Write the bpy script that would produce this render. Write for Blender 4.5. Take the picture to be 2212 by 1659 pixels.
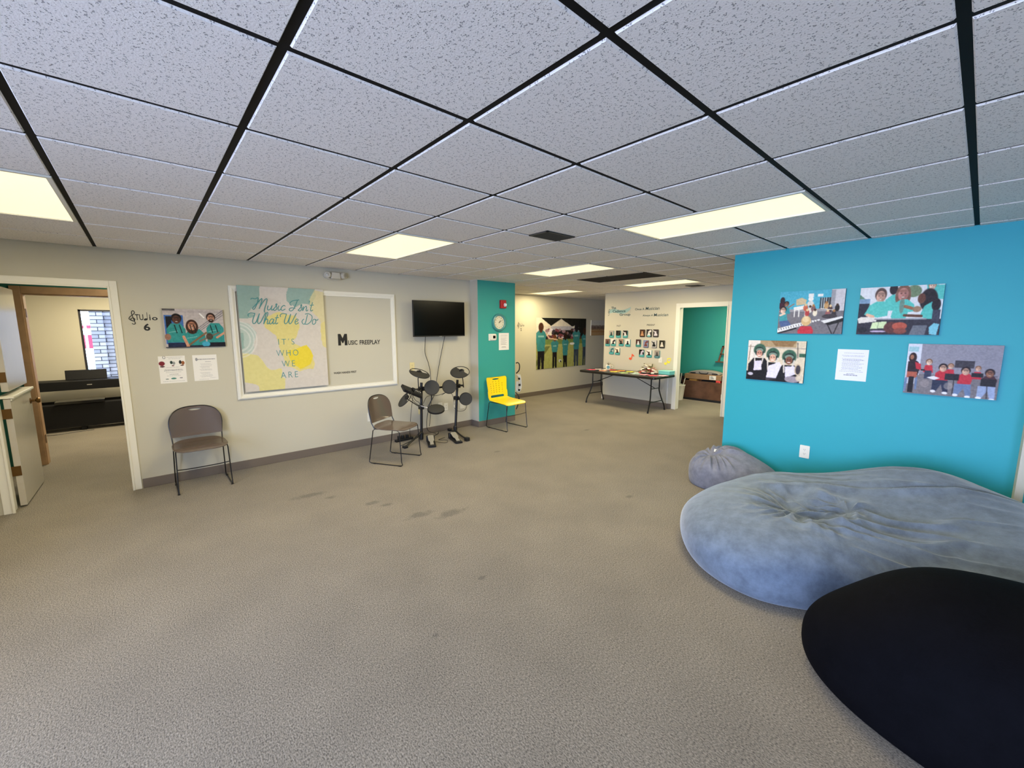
import bpy, bmesh, math, random
import numpy as np
from mathutils import Matrix, Vector
from mathutils.geometry import delaunay_2d_cdt

C = bpy.context.scene
for o in list(bpy.data.objects):
    bpy.data.objects.remove(o)
random.seed(7)
RNG = np.random.default_rng(11)
PI = math.pi
H = 2.387            # ceiling height
S = 0.6096           # ceiling grid module
LX = -3.65           # face of the left wall
FY = 8.77            # face of the far wall
TY = 5.582           # face of the teal wall
KX = -3.45           # face of the teal column

# ------------------------------------------------------------------ camera
def lin(c):
    return tuple((x / 255 / 12.92) if x / 255 <= 0.04045 else ((x / 255 + 0.055) / 1.055) ** 2.4 for x in c)

cam_data = bpy.data.cameras.new('camera')
cam = bpy.data.objects.new('camera', cam_data)
C.collection.objects.link(cam)
C.camera = cam
cam_data.sensor_fit = 'HORIZONTAL'
cam_data.sensor_width = 36.0
cam_data.lens = 36.0 * 895.6 / 2212
cam_data.clip_start = 0.05
YAW, PIT, ROL = -0.8453, -0.1359, -0.0006
fwd = Vector((math.sin(YAW) * math.cos(PIT), math.cos(YAW) * math.cos(PIT), math.sin(PIT)))
rgt = Vector((math.cos(YAW), -math.sin(YAW), 0))
upv = rgt.cross(fwd)
rgt, upv = rgt * math.cos(ROL) + upv * math.sin(ROL), upv * math.cos(ROL) - rgt * math.sin(ROL)
cam.matrix_world = Matrix(((rgt.x, upv.x, -fwd.x, 1.937), (rgt.y, upv.y, -fwd.y, 0.864),
                           (rgt.z, upv.z, -fwd.z, 1.6425), (0, 0, 0, 1)))

# ------------------------------------------------------------------ world, exposure, daylight
C.view_settings.view_transform = 'Standard'
C.view_settings.look = 'None'
C.view_settings.gamma = 1.0
C.view_settings.exposure = 0.2
C.view_settings.use_curve_mapping = False
C.cycles.use_denoising = True
C.cycles.max_bounces = 10
C.cycles.diffuse_bounces = 6
C.cycles.sample_clamp_indirect = 6.0

SKY = 21.0
LAMP_W = 32.0
LAMP_COL = (1.0, 0.86, 0.54)
SKY_COL = (0.51, 0.64, 0.99)

w = bpy.data.worlds.new('world')
C.world = w
w.use_nodes = True
bgn = w.node_tree.nodes['Background']
bgn.inputs[0].default_value = (*SKY_COL, 1)
bgn.inputs[1].default_value = SKY

def portal(name, loc, rot, sx, sy):
    d = bpy.data.lights.new(name, 'AREA')
    d.shape = 'RECTANGLE'
    d.size, d.size_y = sx, sy
    d.cycles.is_portal = True
    o = bpy.data.objects.new(name, d)
    o.location, o.rotation_euler = loc, rot
    C.collection.objects.link(o)

# storefront windows behind the camera (wall y = -1.8) and the window of the far studio (wall x = -8.4)
FRONT_WINDOWS = [(-0.4, 1.05), (1.2, 2.6), (2.75, 4.1)]
FW_Z = (0.10, 2.28)
for a, b in FRONT_WINDOWS:
    portal('window_daylight', ((a + b) / 2, -1.86, sum(FW_Z) / 2), (PI / 2, 0, 0), b - a, FW_Z[1] - FW_Z[0])
portal('window_daylight', (-8.46, 0.73, 1.345), (0, -PI / 2, 0), 1.21, 1.3)

# ------------------------------------------------------------------ materials
def nt(m):
    return m.node_tree.nodes, m.node_tree.links

def mat(name, col, rough=0.6, spec=0.5, metal=0.0, bump=None, var=None, sheen=0.0, coat=0.0):
    """bump = (scale, strength, distance); var = (scale, amount) brightness mottling"""
    m = bpy.data.materials.new(name)
    m.use_nodes = True
    N, L = nt(m)
    p = N['Principled BSDF']
    base = (*lin(col), 1)
    p.inputs['Base Color'].default_value = base
    p.inputs['Roughness'].default_value = rough
    p.inputs['Specular IOR Level'].default_value = spec
    p.inputs['Metallic'].default_value = metal
    p.inputs['Sheen Weight'].default_value = sheen
    p.inputs['Coat Weight'].default_value = coat
    if bump or var:
        tc = N.new('ShaderNodeTexCoord')
    if var:
        n = N.new('ShaderNodeTexNoise')
        n.inputs['Scale'].default_value = var[0]
        n.inputs['Detail'].default_value = 4
        L.new(tc.outputs['Object'], n.inputs['Vector'])
        r = N.new('ShaderNodeMapRange')
        r.inputs['From Min'].default_value = 0.3
        r.inputs['From Max'].default_value = 0.7
        r.inputs['To Min'].default_value = 1 - var[1]
        r.inputs['To Max'].default_value = 1 + var[1]
        L.new(n.outputs['Fac'], r.inputs['Value'])
        mx = N.new('ShaderNodeVectorMath')
        mx.operation = 'SCALE'
        mx.inputs[0].default_value = base[:3]
        L.new(r.outputs[0], mx.inputs['Scale'])
        L.new(mx.outputs[0], p.inputs['Base Color'])
    if bump:
        n = N.new('ShaderNodeTexNoise')
        n.inputs['Scale'].default_value = bump[0]
        n.inputs['Detail'].default_value = 3
        L.new(tc.outputs['Object'], n.inputs['Vector'])
        b = N.new('ShaderNodeBump')
        b.inputs['Strength'].default_value = bump[1]
        b.inputs['Distance'].default_value = bump[2]
        L.new(n.outputs['Fac'], b.inputs['Height'])
        L.new(b.outputs[0], p.inputs['Normal'])
    return m

def emit_mat(name, col, k):
    m = bpy.data.materials.new(name)
    m.use_nodes = True
    N, L = nt(m)
    p = N['Principled BSDF']
    p.inputs['Base Color'].default_value = (*lin(col), 1)
    p.inputs['Emission Color'].default_value = (*lin(col), 1)
    p.inputs['Emission Strength'].default_value = k
    return m

def glass_mat():
    m = bpy.data.materials.new('window_glass')
    m.use_nodes = True
    N, L = nt(m)
    N.remove(N['Principled BSDF'])
    t = N.new('ShaderNodeBsdfTransparent')
    g = N.new('ShaderNodeBsdfGlossy')
    g.inputs['Roughness'].default_value = 0.02
    x = N.new('ShaderNodeMixShader')
    f = N.new('ShaderNodeFresnel')
    f.inputs[0].default_value = 1.2
    L.new(f.outputs[0], x.inputs[0])
    L.new(t.outputs[0], x.inputs[1])
    L.new(g.outputs[0], x.inputs[2])
    L.new(x.outputs[0], N['Material Output'].inputs['Surface'])
    return m

M = {}
M['wall'] = mat('greige_paint', (197, 191, 171), 0.55, 0.35, bump=(260, 0.12, 0.001))
M['cream'] = mat('cream_paint', (200, 194, 174), 0.6, 0.3, bump=(260, 0.12, 0.001))
M['teal'] = mat('teal_paint', (42, 158, 172), 0.5, 0.35, bump=(260, 0.12, 0.001))
M['teal2'] = mat('teal_paint_warm_lit', (58, 158, 148), 0.5, 0.35, bump=(260, 0.12, 0.001))  # the teal paint again, warm lamplight mixed into its colour as a greener tone
M['green'] = mat('green_paint', (40, 110, 96), 0.6)
M['white_trim'] = mat('white_gloss_trim', (232, 228, 214), 0.35, 0.5)
M['tan_trim'] = mat('tan_wood_trim', (176, 140, 104), 0.45, 0.5, var=(9, 0.12))
M['base'] = mat('vinyl_cove_base', (112, 101, 90), 0.45)
M['black_metal'] = mat('black_powder_metal', (14, 13, 14), 0.35, 0.5)
M['black_plastic'] = mat('black_plastic', (17, 17, 19), 0.5)
M['black_matte'] = mat('black_satin', (9, 9, 11), 0.6, 0.3)
M['grid'] = mat('ceiling_grid_black', (8, 8, 9), 0.7, 0.2)
M['grey_shell'] = mat('grey_plastic_shell', (96, 84, 77), 0.16, 0.6)
M['yellow_shell'] = mat('yellow_plastic', (250, 214, 22), 0.35, 0.5)
M['white_plastic'] = mat('white_plastic', (226, 222, 208), 0.4)
M['ivory_plastic'] = mat('ivory_plastic', (222, 206, 150), 0.45)
M['paper'] = mat('white_paper', (236, 232, 222), 0.8, 0.2)
M['brass'] = mat('aged_brass', (112, 82, 44), 0.4, 0.5, metal=0.8)
M['rubber'] = mat('drum_rubber', (58, 57, 53), 0.75, 0.3)
M['rim'] = mat('drum_rim', (20, 20, 21), 0.5)
M['steel'] = mat('brushed_steel', (196, 192, 182), 0.35, 0.5, metal=0.6)
M['tv'] = mat('tv_glass', (3, 3, 4), 0.2, 0.5)
M['red'] = mat('alarm_red', (170, 24, 34), 0.35)
M['clock_rim'] = mat('clock_rim_teal', (70, 140, 140), 0.3, 0.6)
M['black_ink'] = mat('black_vinyl', (18, 17, 17), 0.5)
M['teal_ink'] = mat('teal_ink', (70, 138, 138), 0.6)
M['logo_ink'] = mat('slate_ink', (38, 74, 80), 0.6)
M['band_ink'] = mat('pale_teal_ink', (166, 198, 192), 0.7)
M['orange'] = mat('orange_felt', (232, 88, 46), 0.7)
M['yellow_paper'] = mat('yellow_paper', (240, 220, 70), 0.8)
M['door_white'] = mat('door_semi_gloss_paint', (190, 183, 172), 0.22, 0.6, bump=(14, 0.15, 0.004))
M['cardboard'] = mat('cardboard', (150, 118, 86), 0.85, 0.2, var=(5, 0.08))
M['brown_chest'] = mat('scuffed_brown_board', (98, 68, 50), 0.8, 0.3, var=(6, 0.3))
M['wood'] = mat('brown_wood', (110, 72, 48), 0.5, 0.5, var=(20, 0.2))
M['vent'] = mat('vent_dark_metal', (58, 56, 54), 0.5)
M['return'] = mat('return_grille_brown', (66, 58, 50), 0.7)
M['grey_plastic'] = mat('emergency_light_shell', (196, 190, 174), 0.45)
M['lens'] = mat('lamp_lens', (170, 164, 150), 0.15, 0.8)
M['teal_box'] = mat('teal_card', (110, 196, 190), 0.7)
M['diffuser'] = emit_mat('prismatic_diffuser', (255, 240, 190), 1.0)
M['glass'] = glass_mat()
M['window_frame'] = mat('dark_window_frame', (38, 38, 46), 0.45)

def tile_material():
    m = bpy.data.materials.new('fissured_ceiling_tile')
    m.use_nodes = True
    N, L = nt(m)
    p = N['Principled BSDF']
    p.inputs['Roughness'].default_value = 0.9
    p.inputs['Specular IOR Level'].default_value = 0.1
    tc = N.new('ShaderNodeTexCoord')
    warp = N.new('ShaderNodeTexNoise')
    warp.inputs['Scale'].default_value = 60
    L.new(tc.outputs['Object'], warp.inputs['Vector'])
    mixv = N.new('ShaderNodeVectorMath')
    mixv.operation = 'MULTIPLY_ADD'
    mixv.inputs[1].default_value = (0.010, 0.010, 0)
    L.new(warp.outputs['Color'], mixv.inputs[0])
    L.new(tc.outputs['Object'], mixv.inputs[2])
    v = N.new('ShaderNodeTexVoronoi')
    v.inputs['Scale'].default_value = 190
    v.inputs['Randomness'].default_value = 1
    L.new(mixv.outputs[0], v.inputs['Vector'])
    gate = N.new('ShaderNodeTexNoise')
    gate.inputs['Scale'].default_value = 75
    gate.inputs['Detail'].default_value = 1
    L.new(tc.outputs['Object'], gate.inputs['Vector'])
    r = N.new('ShaderNodeMapRange')
    r.inputs['From Min'].default_value = 0.42
    r.inputs['From Max'].default_value = 0.66
    r.inputs['To Min'].default_value = 0.0
    r.inputs['To Max'].default_value = 0.42
    L.new(gate.outputs['Fac'], r.inputs['Value'])
    lt = N.new('ShaderNodeMath')
    lt.operation = 'SUBTRACT'
    L.new(v.outputs['Distance'], lt.inputs[0])
    L.new(r.outputs[0], lt.inputs[1])
    pit = N.new('ShaderNodeMapRange')        # 0 in a pit, 1 on the face
    pit.inputs['From Min'].default_value = -0.06
    pit.inputs['From Max'].default_value = 0.05
    L.new(lt.outputs[0], pit.inputs['Value'])
    fine = N.new('ShaderNodeTexNoise')
    fine.inputs['Scale'].default_value = 160
    fine.inputs['Detail'].default_value = 2
    L.new(tc.outputs['Object'], fine.inputs['Vector'])
    add = N.new('ShaderNodeMath')
    add.operation = 'MULTIPLY_ADD'
    add.inputs[1].default_value = 0.18
    L.new(fine.outputs['Fac'], add.inputs[0])
    L.new(pit.outputs[0], add.inputs[2])
    b = N.new('ShaderNodeBump')
    b.inputs['Strength'].default_value = 0.8
    b.inputs['Distance'].default_value = 0.007
    L.new(add.outputs[0], b.inputs['Height'])
    L.new(b.outputs[0], p.inputs['Normal'])
    mx = N.new('ShaderNodeMix')
    mx.data_type = 'RGBA'
    mx.inputs[6].default_value = (*lin((172, 170, 172)), 1)
    mx.inputs[7].default_value = (*lin((240, 236, 233)), 1)
    L.new(pit.outputs[0], mx.inputs[0])
    L.new(mx.outputs[2], p.inputs['Base Color'])
    return m
M['tile'] = tile_material()

STAINS = [(-2.31, 1.965, .17, .06), (-2.12, 2.10, .06, .04), (-1.72, 2.35, .07, .045), (-1.60, 2.43, .07, .035), (-1.21, 2.555, .13, .06),
          (-1.05, 2.78, .15, .065), (-0.2, 4.29, .05, .03), (-2.2, 4.28, .06, .03), (-0.25, 5.9, .05, .03),
          (-2.15, 6.1, .07, .04), (0.15, 1.9, .03, .02), (-0.1, 2.4, .03, .02)]

def carpet_material():
    m = bpy.data.materials.new('taupe_loop_carpet')
    m.use_nodes = True
    N, L = nt(m)
    p = N['Principled BSDF']
    p.inputs['Roughness'].default_value = 0.95
    p.inputs['Specular IOR Level'].default_value = 0.1
    p.inputs['Sheen Weight'].default_value = 0.15
    tc = N.new('ShaderNodeTexCoord')
    mp = N.new('ShaderNodeMapping')
    mp.inputs['Rotation'].default_value = (0, 0, 0.0)
    mp.inputs['Scale'].default_value = (1.0, 1.7, 1)
    L.new(tc.outputs['Object'], mp.inputs['Vector'])
    n1 = N.new('ShaderNodeTexNoise')
    n1.inputs['Scale'].default_value = 105
    n1.inputs['Detail'].default_value = 3
    n1.inputs['Roughness'].default_value = 0.7
    L.new(mp.outputs[0], n1.inputs['Vector'])
    n2 = N.new('ShaderNodeTexNoise')
    n2.inputs['Scale'].default_value = 2.2
    n2.inputs['Detail'].default_value = 5
    L.new(tc.outputs['Object'], n2.inputs['Vector'])
    r1 = N.new('ShaderNodeMapRange')
    r1.inputs['From Min'].default_value = 0.3
    r1.inputs['From Max'].default_value = 0.7
    L.new(n1.outputs['Fac'], r1.inputs['Value'])
    mx = N.new('ShaderNodeMix')
    mx.data_type = 'RGBA'
    mx.inputs[6].default_value = (*lin((62, 57, 49)), 1)
    mx.inputs[7].default_value = (*lin((163, 153, 136)), 1)
    L.new(r1.outputs[0], mx.inputs[0])
    r2 = N.new('ShaderNodeMapRange')
    r2.inputs['From Min'].default_value = 0.3
    r2.inputs['From Max'].default_value = 0.7
    r2.inputs['To Min'].default_value = 0.90
    r2.inputs['To Max'].default_value = 1.08
    L.new(n2.outputs['Fac'], r2.inputs['Value'])
    # soil spots with a shape of their own
    wn = N.new('ShaderNodeTexNoise')
    wn.inputs['Scale'].default_value = 14
    wn.inputs['Detail'].default_value = 4
    L.new(tc.outputs['Object'], wn.inputs['Vector'])
    cur = None
    for (sx, sy, a, bb) in STAINS:
        mpp = N.new('ShaderNodeMapping')
        mpp.vector_type = 'TEXTURE'
        mpp.inputs['Location'].default_value = (sx, sy, 0)
        mpp.inputs['Rotation'].default_value = (0, 0, 1.5)
        mpp.inputs['Scale'].default_value = (a, bb, 1)
        L.new(tc.outputs['Object'], mpp.inputs['Vector'])
        ln = N.new('ShaderNodeVectorMath')
        ln.operation = 'LENGTH'
        L.new(mpp.outputs[0], ln.inputs[0])
        if cur is None:
            cur = ln.outputs['Value']
        else:
            mn = N.new('ShaderNodeMath')
            mn.operation = 'MINIMUM'
            L.new(cur, mn.inputs[0])
            L.new(ln.outputs['Value'], mn.inputs[1])
            cur = mn.outputs[0]
    ad = N.new('ShaderNodeMath')
    ad.operation = 'MULTIPLY_ADD'
    ad.inputs[1].default_value = 1.6
    L.new(wn.outputs['Fac'], ad.inputs[0])
    L.new(cur, ad.inputs[2])
    sr = N.new('ShaderNodeMapRange')
    sr.inputs['From Min'].default_value = 1.25
    sr.inputs['From Max'].default_value = 1.9
    sr.inputs['To Min'].default_value = 0.66
    sr.inputs['To Max'].default_value = 1.0
    L.new(ad.outputs[0], sr.inputs['Value'])
    ml = N.new('ShaderNodeMath')
    ml.operation = 'MULTIPLY'
    L.new(r2.outputs[0], ml.inputs[0])
    L.new(sr.outputs[0], ml.inputs[1])
    sc = N.new('ShaderNodeVectorMath')
    sc.operation = 'SCALE'
    L.new(mx.outputs[2], sc.inputs[0])
    L.new(ml.outputs[0], sc.inputs['Scale'])
    L.new(sc.outputs[0], p.inputs['Base Color'])
    b = N.new('ShaderNodeBump')
    b.inputs['Strength'].default_value = 0.7
    b.inputs['Distance'].default_value = 0.004
    L.new(n1.outputs['Fac'], b.inputs['Height'])
    L.new(b.outputs[0], p.inputs['Normal'])
    return m
M['carpet'] = carpet_material()

def velvet(name, c1, c2, bump=0.4, sheen=0.5, spec=0.15):
    m = bpy.data.materials.new(name)
    m.use_nodes = True
    N, L = nt(m)
    p = N['Principled BSDF']
    p.inputs['Roughness'].default_value = 0.85
    p.inputs['Specular IOR Level'].default_value = spec
    p.inputs['Sheen Weight'].default_value = sheen
    p.inputs['Sheen Roughness'].default_value = 0.4
    tc = N.new('ShaderNodeTexCoord')
    n = N.new('ShaderNodeTexNoise')
    n.inputs['Scale'].default_value = 11
    n.inputs['Detail'].default_value = 9
    n.inputs['Roughness'].default_value = 0.7
    L.new(tc.outputs['Object'], n.inputs['Vector'])
    r = N.new('ShaderNodeMapRange')
    r.inputs['From Min'].default_value = 0.35
    r.inputs['From Max'].default_value = 0.65
    L.new(n.outputs['Fac'], r.inputs['Value'])
    mx = N.new('ShaderNodeMix')
    mx.data_type = 'RGBA'
    mx.inputs[6].default_value = (*lin(c1), 1)
    mx.inputs[7].default_value = (*lin(c2), 1)
    L.new(r.outputs[0], mx.inputs[0])
    L.new(mx.outputs[2], p.inputs['Base Color'])
    f = N.new('ShaderNodeTexNoise')
    f.inputs['Scale'].default_value = 160
    f.inputs['Detail'].default_value = 3
    L.new(tc.outputs['Object'], f.inputs['Vector'])
    b = N.new('ShaderNodeBump')
    b.inputs['Strength'].default_value = bump
    b.inputs['Distance'].default_value = 0.003
    L.new(f.outputs['Fac'], b.inputs['Height'])
    L.new(b.outputs[0], p.inputs['Normal'])
    return m
M['bag'] = velvet('grey_plush', (88, 98, 110), (110, 122, 136))
M['small_bag'] = velvet('grey_cotton', (106, 108, 120), (130, 132, 142), 0.2, 0.2)
M['black_bag'] = velvet('black_knit', (5, 5, 8), (8, 8, 12), 0.3, 0.0, 0.06)

def print_material():
    m = bpy.data.materials.new('printed_ink')
    m.use_nodes = True
    N, L = nt(m)
    p = N['Principled BSDF']
    p.inputs['Roughness'].default_value = 0.55
    p.inputs['Specular IOR Level'].default_value = 0.25
    a = N.new('ShaderNodeAttribute')
    a.attribute_name = 'print'
    L.new(a.outputs['Color'], p.inputs['Base Color'])
    return m
M['print'] = print_material()

def brick_material():
    m = bpy.data.materials.new('painted_brick')
    m.use_nodes = True
    N, L = nt(m)
    p = N['Principled BSDF']
    p.inputs['Roughness'].default_value = 0.85
    tc = N.new('ShaderNodeTexCoord')
    mp = N.new('ShaderNodeMapping')
    mp.inputs['Rotation'].default_value = (PI / 2, 0, PI / 2)
    L.new(tc.outputs['Object'], mp.inputs['Vector'])
    sep = N.new('ShaderNodeSeparateXYZ')
    L.new(tc.outputs['Object'], sep.inputs[0])
    cmb = N.new('ShaderNodeCombineXYZ')
    L.new(sep.outputs['Y'], cmb.inputs['X'])
    L.new(sep.outputs['Z'], cmb.inputs['Y'])
    b = N.new('ShaderNodeTexBrick')
    b.inputs['Scale'].default_value = 1
    b.inputs['Brick Width'].default_value = 0.21
    b.inputs['Row Height'].default_value = 0.075
    b.inputs['Mortar Size'].default_value = 0.007
    b.inputs['Color1'].default_value = (*lin((124, 126, 130)), 1)
    b.inputs['Color2'].default_value = (*lin((160, 160, 162)), 1)
    b.inputs['Mortar'].default_value = (*lin((44, 45, 50)), 1)
    L.new(cmb.outputs[0], b.inputs['Vector'])
    L.new(b.outputs['Color'], p.inputs['Base Color'])
    return m
M['brick'] = brick_material()

# ------------------------------------------------------------------ mesh helpers
class MB:
    def __init__(self):
        self.v, self.f, self.mi = [], [], []
    def add(self, vs, fs, mi=0, mx=None):
        n = len(self.v)
        if mx is not None:
            vs = [tuple(mx @ Vector(p)) for p in vs]
        self.v += [tuple(p) for p in vs]
        self.f += [tuple(i + n for i in q) for q in fs]
        self.mi += [mi] * len(fs)
        return self
    def box(self, a, b, mi=0, mx=None):
        x0, y0, z0 = a
        x1, y1, z1 = b
        vs = [(x0, y0, z0), (x1, y0, z0), (x1, y1, z0), (x0, y1, z0), (x0, y0, z1), (x1, y0, z1), (x1, y1, z1), (x0, y1, z1)]
        fs = [(0, 3, 2, 1), (4, 5, 6, 7), (0, 1, 5, 4), (1, 2, 6, 5), (2, 3, 7, 6), (3, 0, 4, 7)]
        return self.add(vs, fs, mi, mx)
    def tube(self, pts, r, n=8, mi=0, mx=None, closed=False, flat=1.0):
        pts = [Vector(p) for p in pts]
        k = len(pts)
        vs, fs = [], []
        nrm = None
        for i, p in enumerate(pts):
            if closed:
                t = (pts[(i + 1) % k] - pts[i - 1]).normalized()
            else:
                t = (pts[min(i + 1, k - 1)] - pts[max(i - 1, 0)]).normalized()
            if nrm is None:
                nrm = t.orthogonal().normalized()
            else:
                nrm = (nrm - t * nrm.dot(t))
                nrm = nrm.normalized() if nrm.length > 1e-6 else t.orthogonal().normalized()
            bn = t.cross(nrm)
            rr = r[i] if isinstance(r, (list, tuple)) else r
            for j in range(n):
                a = 2 * PI * j / n
                vs.append(p + nrm * (rr * math.cos(a)) + bn * (rr * math.sin(a) * flat))
        m = k if closed else k - 1
        for i in range(m):
            i2 = (i + 1) % k
            for j in range(n):
                j2 = (j + 1) % n
                fs.append((i * n + j, i * n + j2, i2 * n + j2, i2 * n + j))
        if not closed:
            fs.append(tuple(range(n - 1, -1, -1)))
            fs.append(tuple((k - 1) * n + j for j in range(n)))
        return self.add(vs, fs, mi, mx)
    def lathe(self, prof, n=24, mi=0, mx=None, caps=True):
        vs, fs, ms = [], [], []
        for r, z in prof:
            for j in range(n):
                a = 2 * PI * j / n
                vs.append((r * math.cos(a), r * math.sin(a), z))
        for i in range(len(prof) - 1):
            for j in range(n):
                j2 = (j + 1) % n
                fs.append((i * n + j, i * n + j2, (i + 1) * n + j2, (i + 1) * n + j))
        if caps and prof[0][0] > 1e-6:
            fs.append(tuple(range(n - 1, -1, -1)))
        if caps and prof[-1][0] > 1e-6:
            fs.append(tuple((len(prof) - 1) * n + j for j in range(n)))
        return self.add(vs, fs, mi, mx)
    def prism(self, poly, d0, d1, mi=0, mx=None):
        """poly in (x, z); extruded along y from d0 to d1"""
        n = len(poly)
        vs = [(x, d0, z) for x, z in poly] + [(x, d1, z) for x, z in poly]
        fs = [tuple(range(n)), tuple(range(2 * n - 1, n - 1, -1))]
        fs += [(i, i + n, (i + 1) % n + n, (i + 1) % n) for i in range(n)]
        return self.add(vs, fs, mi, mx)
    def build(self, name, mats, parent=None, smooth=True, bevel=0, seg=2, loc=None, rz=None, angle=0.6):
        me = bpy.data.meshes.new(name)
        me.from_pydata(self.v, [], self.f)
        if not isinstance(mats, (list, tuple)):
            mats = [mats]
        for m in mats:
            me.materials.append(m)
        me.polygons.foreach_set('material_index', self.mi)
        bm = bmesh.new()
        bm.from_mesh(me)
        bmesh.ops.recalc_face_normals(bm, faces=bm.faces)
        bm.to_mesh(me)
        bm.free()
        if smooth:
            me.polygons.foreach_set('use_smooth', [True] * len(me.polygons))
            me.set_sharp_from_angle(angle=angle)
        o = bpy.data.objects.new(name, me)
        C.collection.objects.link(o)
        if bevel:
            b = o.modifiers.new('bevel', 'BEVEL')
            b.width, b.segments, b.limit_method = bevel, seg, 'ANGLE'
            b.harden_normals = False
        if parent:
            o.parent = parent
        if loc is not None:
            o.location = loc
        if rz is not None:
            o.rotation_euler = (0, 0, rz)
        return o

def tag(o, label, cat, group=None, kind=None):
    o['label'], o['category'] = label, cat
    if group:
        o['group'] = group
    if kind:
        o['kind'] = kind
    return o

def thing(name, label, cat, loc=(0, 0, 0), rz=0.0, group=None):
    o = bpy.data.objects.new(name, None)
    C.collection.objects.link(o)
    o.location, o.rotation_euler = loc, (0, 0, rz)
    o.empty_display_size = 0.1
    return tag(o, label, cat, group)

def struct(o):
    o['kind'] = 'structure'
    return o

def sroot(name, loc=(0, 0, 0), rz=0.0):
    o = bpy.data.objects.new(name, None)
    C.collection.objects.link(o)
    o.location, o.rotation_euler = loc, (0, 0, rz)
    return struct(o)

def dup(root, loc, rz, label=None, group=None):
    r = root.copy()
    C.collection.objects.link(r)
    r.location, r.rotation_euler = loc, (0, 0, rz)
    if label:
        r['label'] = label
    if group:
        r['group'] = group
    for ch in list(root.children):
        c = ch.copy()
        C.collection.objects.link(c)
        c.parent = r
        for g in ch.children:
            d = g.copy()
            C.collection.objects.link(d)
            d.parent = c
    return r

def T3(x, y, z):
    return Matrix.Translation((x, y, z))

def smooth_path(pts, k=6, closed=False):
    P = [np.array(p, float) for p in pts]
    n = len(P)
    out = []
    rng = range(n) if closed else range(n - 1)
    for i in rng:
        if closed:
            a, b, c, d = P[i - 1], P[i], P[(i + 1) % n], P[(i + 2) % n]
        else:
            a, b, c, d = P[max(i - 1, 0)], P[i], P[i + 1], P[min(i + 2, n - 1)]
        for j in range(k):
            t = j / k
            out.append(0.5 * ((2 * b) + (c - a) * t + (2 * a - 5 * b + 4 * c - d) * t * t + (3 * b - a - 3 * c + d) * t ** 3))
    if not closed:
        out.append(P[-1])
    return [tuple(p) for p in out]

def rrect(x0, z0, x1, z1, r, k=5):
    out = []
    for cx, cz, a0 in ((x1 - r, z1 - r, 0), (x0 + r, z1 - r, PI / 2), (x0 + r, z0 + r, PI), (x1 - r, z0 + r, 1.5 * PI)):
        for i in range(k + 1):
            a = a0 + PI / 2 * i / k
            out.append((cx + r * math.cos(a), cz + r * math.sin(a)))
    return out

def in_poly(x, y, poly):
    c = False
    j = len(poly) - 1
    for i in range(len(poly)):
        xi, yi = poly[i]
        xj, yj = poly[j]
        if (yi > y) != (yj > y) and x < (xj - xi) * (y - yi) / (yj - yi) + xi:
            c = not c
        j = i
    return c

def plate(mb, outline, holes, step, shape, thick, mi=0):
    """sheet with holes: outline/holes in (u, v), shape(u, v) -> (point, normal)"""
    vs = [Vector(p) for p in outline]
    ed = [(i, (i + 1) % len(outline)) for i in range(len(outline))]
    for h in holes:
        n = len(vs)
        vs += [Vector(p) for p in h]
        ed += [(n + i, n + (i + 1) % len(h)) for i in range(len(h))]
    us = [p[0] for p in outline]
    ws = [p[1] for p in outline]
    x = min(us) + step / 2
    while x < max(us):
        y = min(ws) + step / 2
        while y < max(ws):
            if in_poly(x, y, outline) and not any(in_poly(x, y, h) for h in holes):
                vs.append(Vector((x, y)))
            y += step
        x += step
    r = delaunay_2d_cdt(vs, ed, [], 1, 1e-5)
    V, F = r[0], r[2]
    keep = []
    for f in F:
        cx = sum(V[i].x for i in f) / len(f)
        cy = sum(V[i].y for i in f) / len(f)
        if in_poly(cx, cy, outline) and not any(in_poly(cx, cy, h) for h in holes):
            keep.append(tuple(f))
    n = len(V)
    pts = [shape(p.x, p.y) for p in V]
    a = [tuple(Vector(p) + Vector(q) * thick / 2) for p, q in pts]
    b = [tuple(Vector(p) - Vector(q) * thick / 2) for p, q in pts]
    cnt = {}
    for f in keep:
        for i in range(len(f)):
            e = (f[i], f[(i + 1) % len(f)])
            cnt[e] = cnt.get(e, 0) + 1
    side = [(e[0], e[1], e[1] + n, e[0] + n) for e in cnt if (e[1], e[0]) not in cnt]
    mb.add(a + b, keep + [tuple(i + n for i in reversed(f)) for f in keep] + side, mi)

def text_into(mb, s, x0, z0, wd, ht, y=-0.0012, mi=0, bold=0.0, shear=0.0, depth=0.0006, spacing=1.0):
    cu = bpy.data.curves.new('t', 'FONT')
    cu.body = s
    cu.size = 1
    cu.offset = bold
    cu.shear = shear
    cu.space_character = spacing
    cu.resolution_u = 3
    ob = bpy.data.objects.new('t', cu)
    C.collection.objects.link(ob)
    dg = bpy.context.evaluated_depsgraph_get()
    me = bpy.data.meshes.new_from_object(ob.evaluated_get(dg))
    vs = [v.co.copy() for v in me.vertices]
    fs = [tuple(p.vertices) for p in me.polygons]
    bpy.data.objects.remove(ob)
    bpy.data.curves.remove(cu)
    bpy.data.meshes.remove(me)
    if not vs:
        return
    xa, xb = min(v.x for v in vs), max(v.x for v in vs)
    ya, yb = min(v.y for v in vs), max(v.y for v in vs)
    sx, sz = wd / (xb - xa), ht / (yb - ya)
    mb.add([(x0 + (v.x - xa) * sx, y, z0 + (v.y - ya) * sz) for v in vs], fs, mi)

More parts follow.
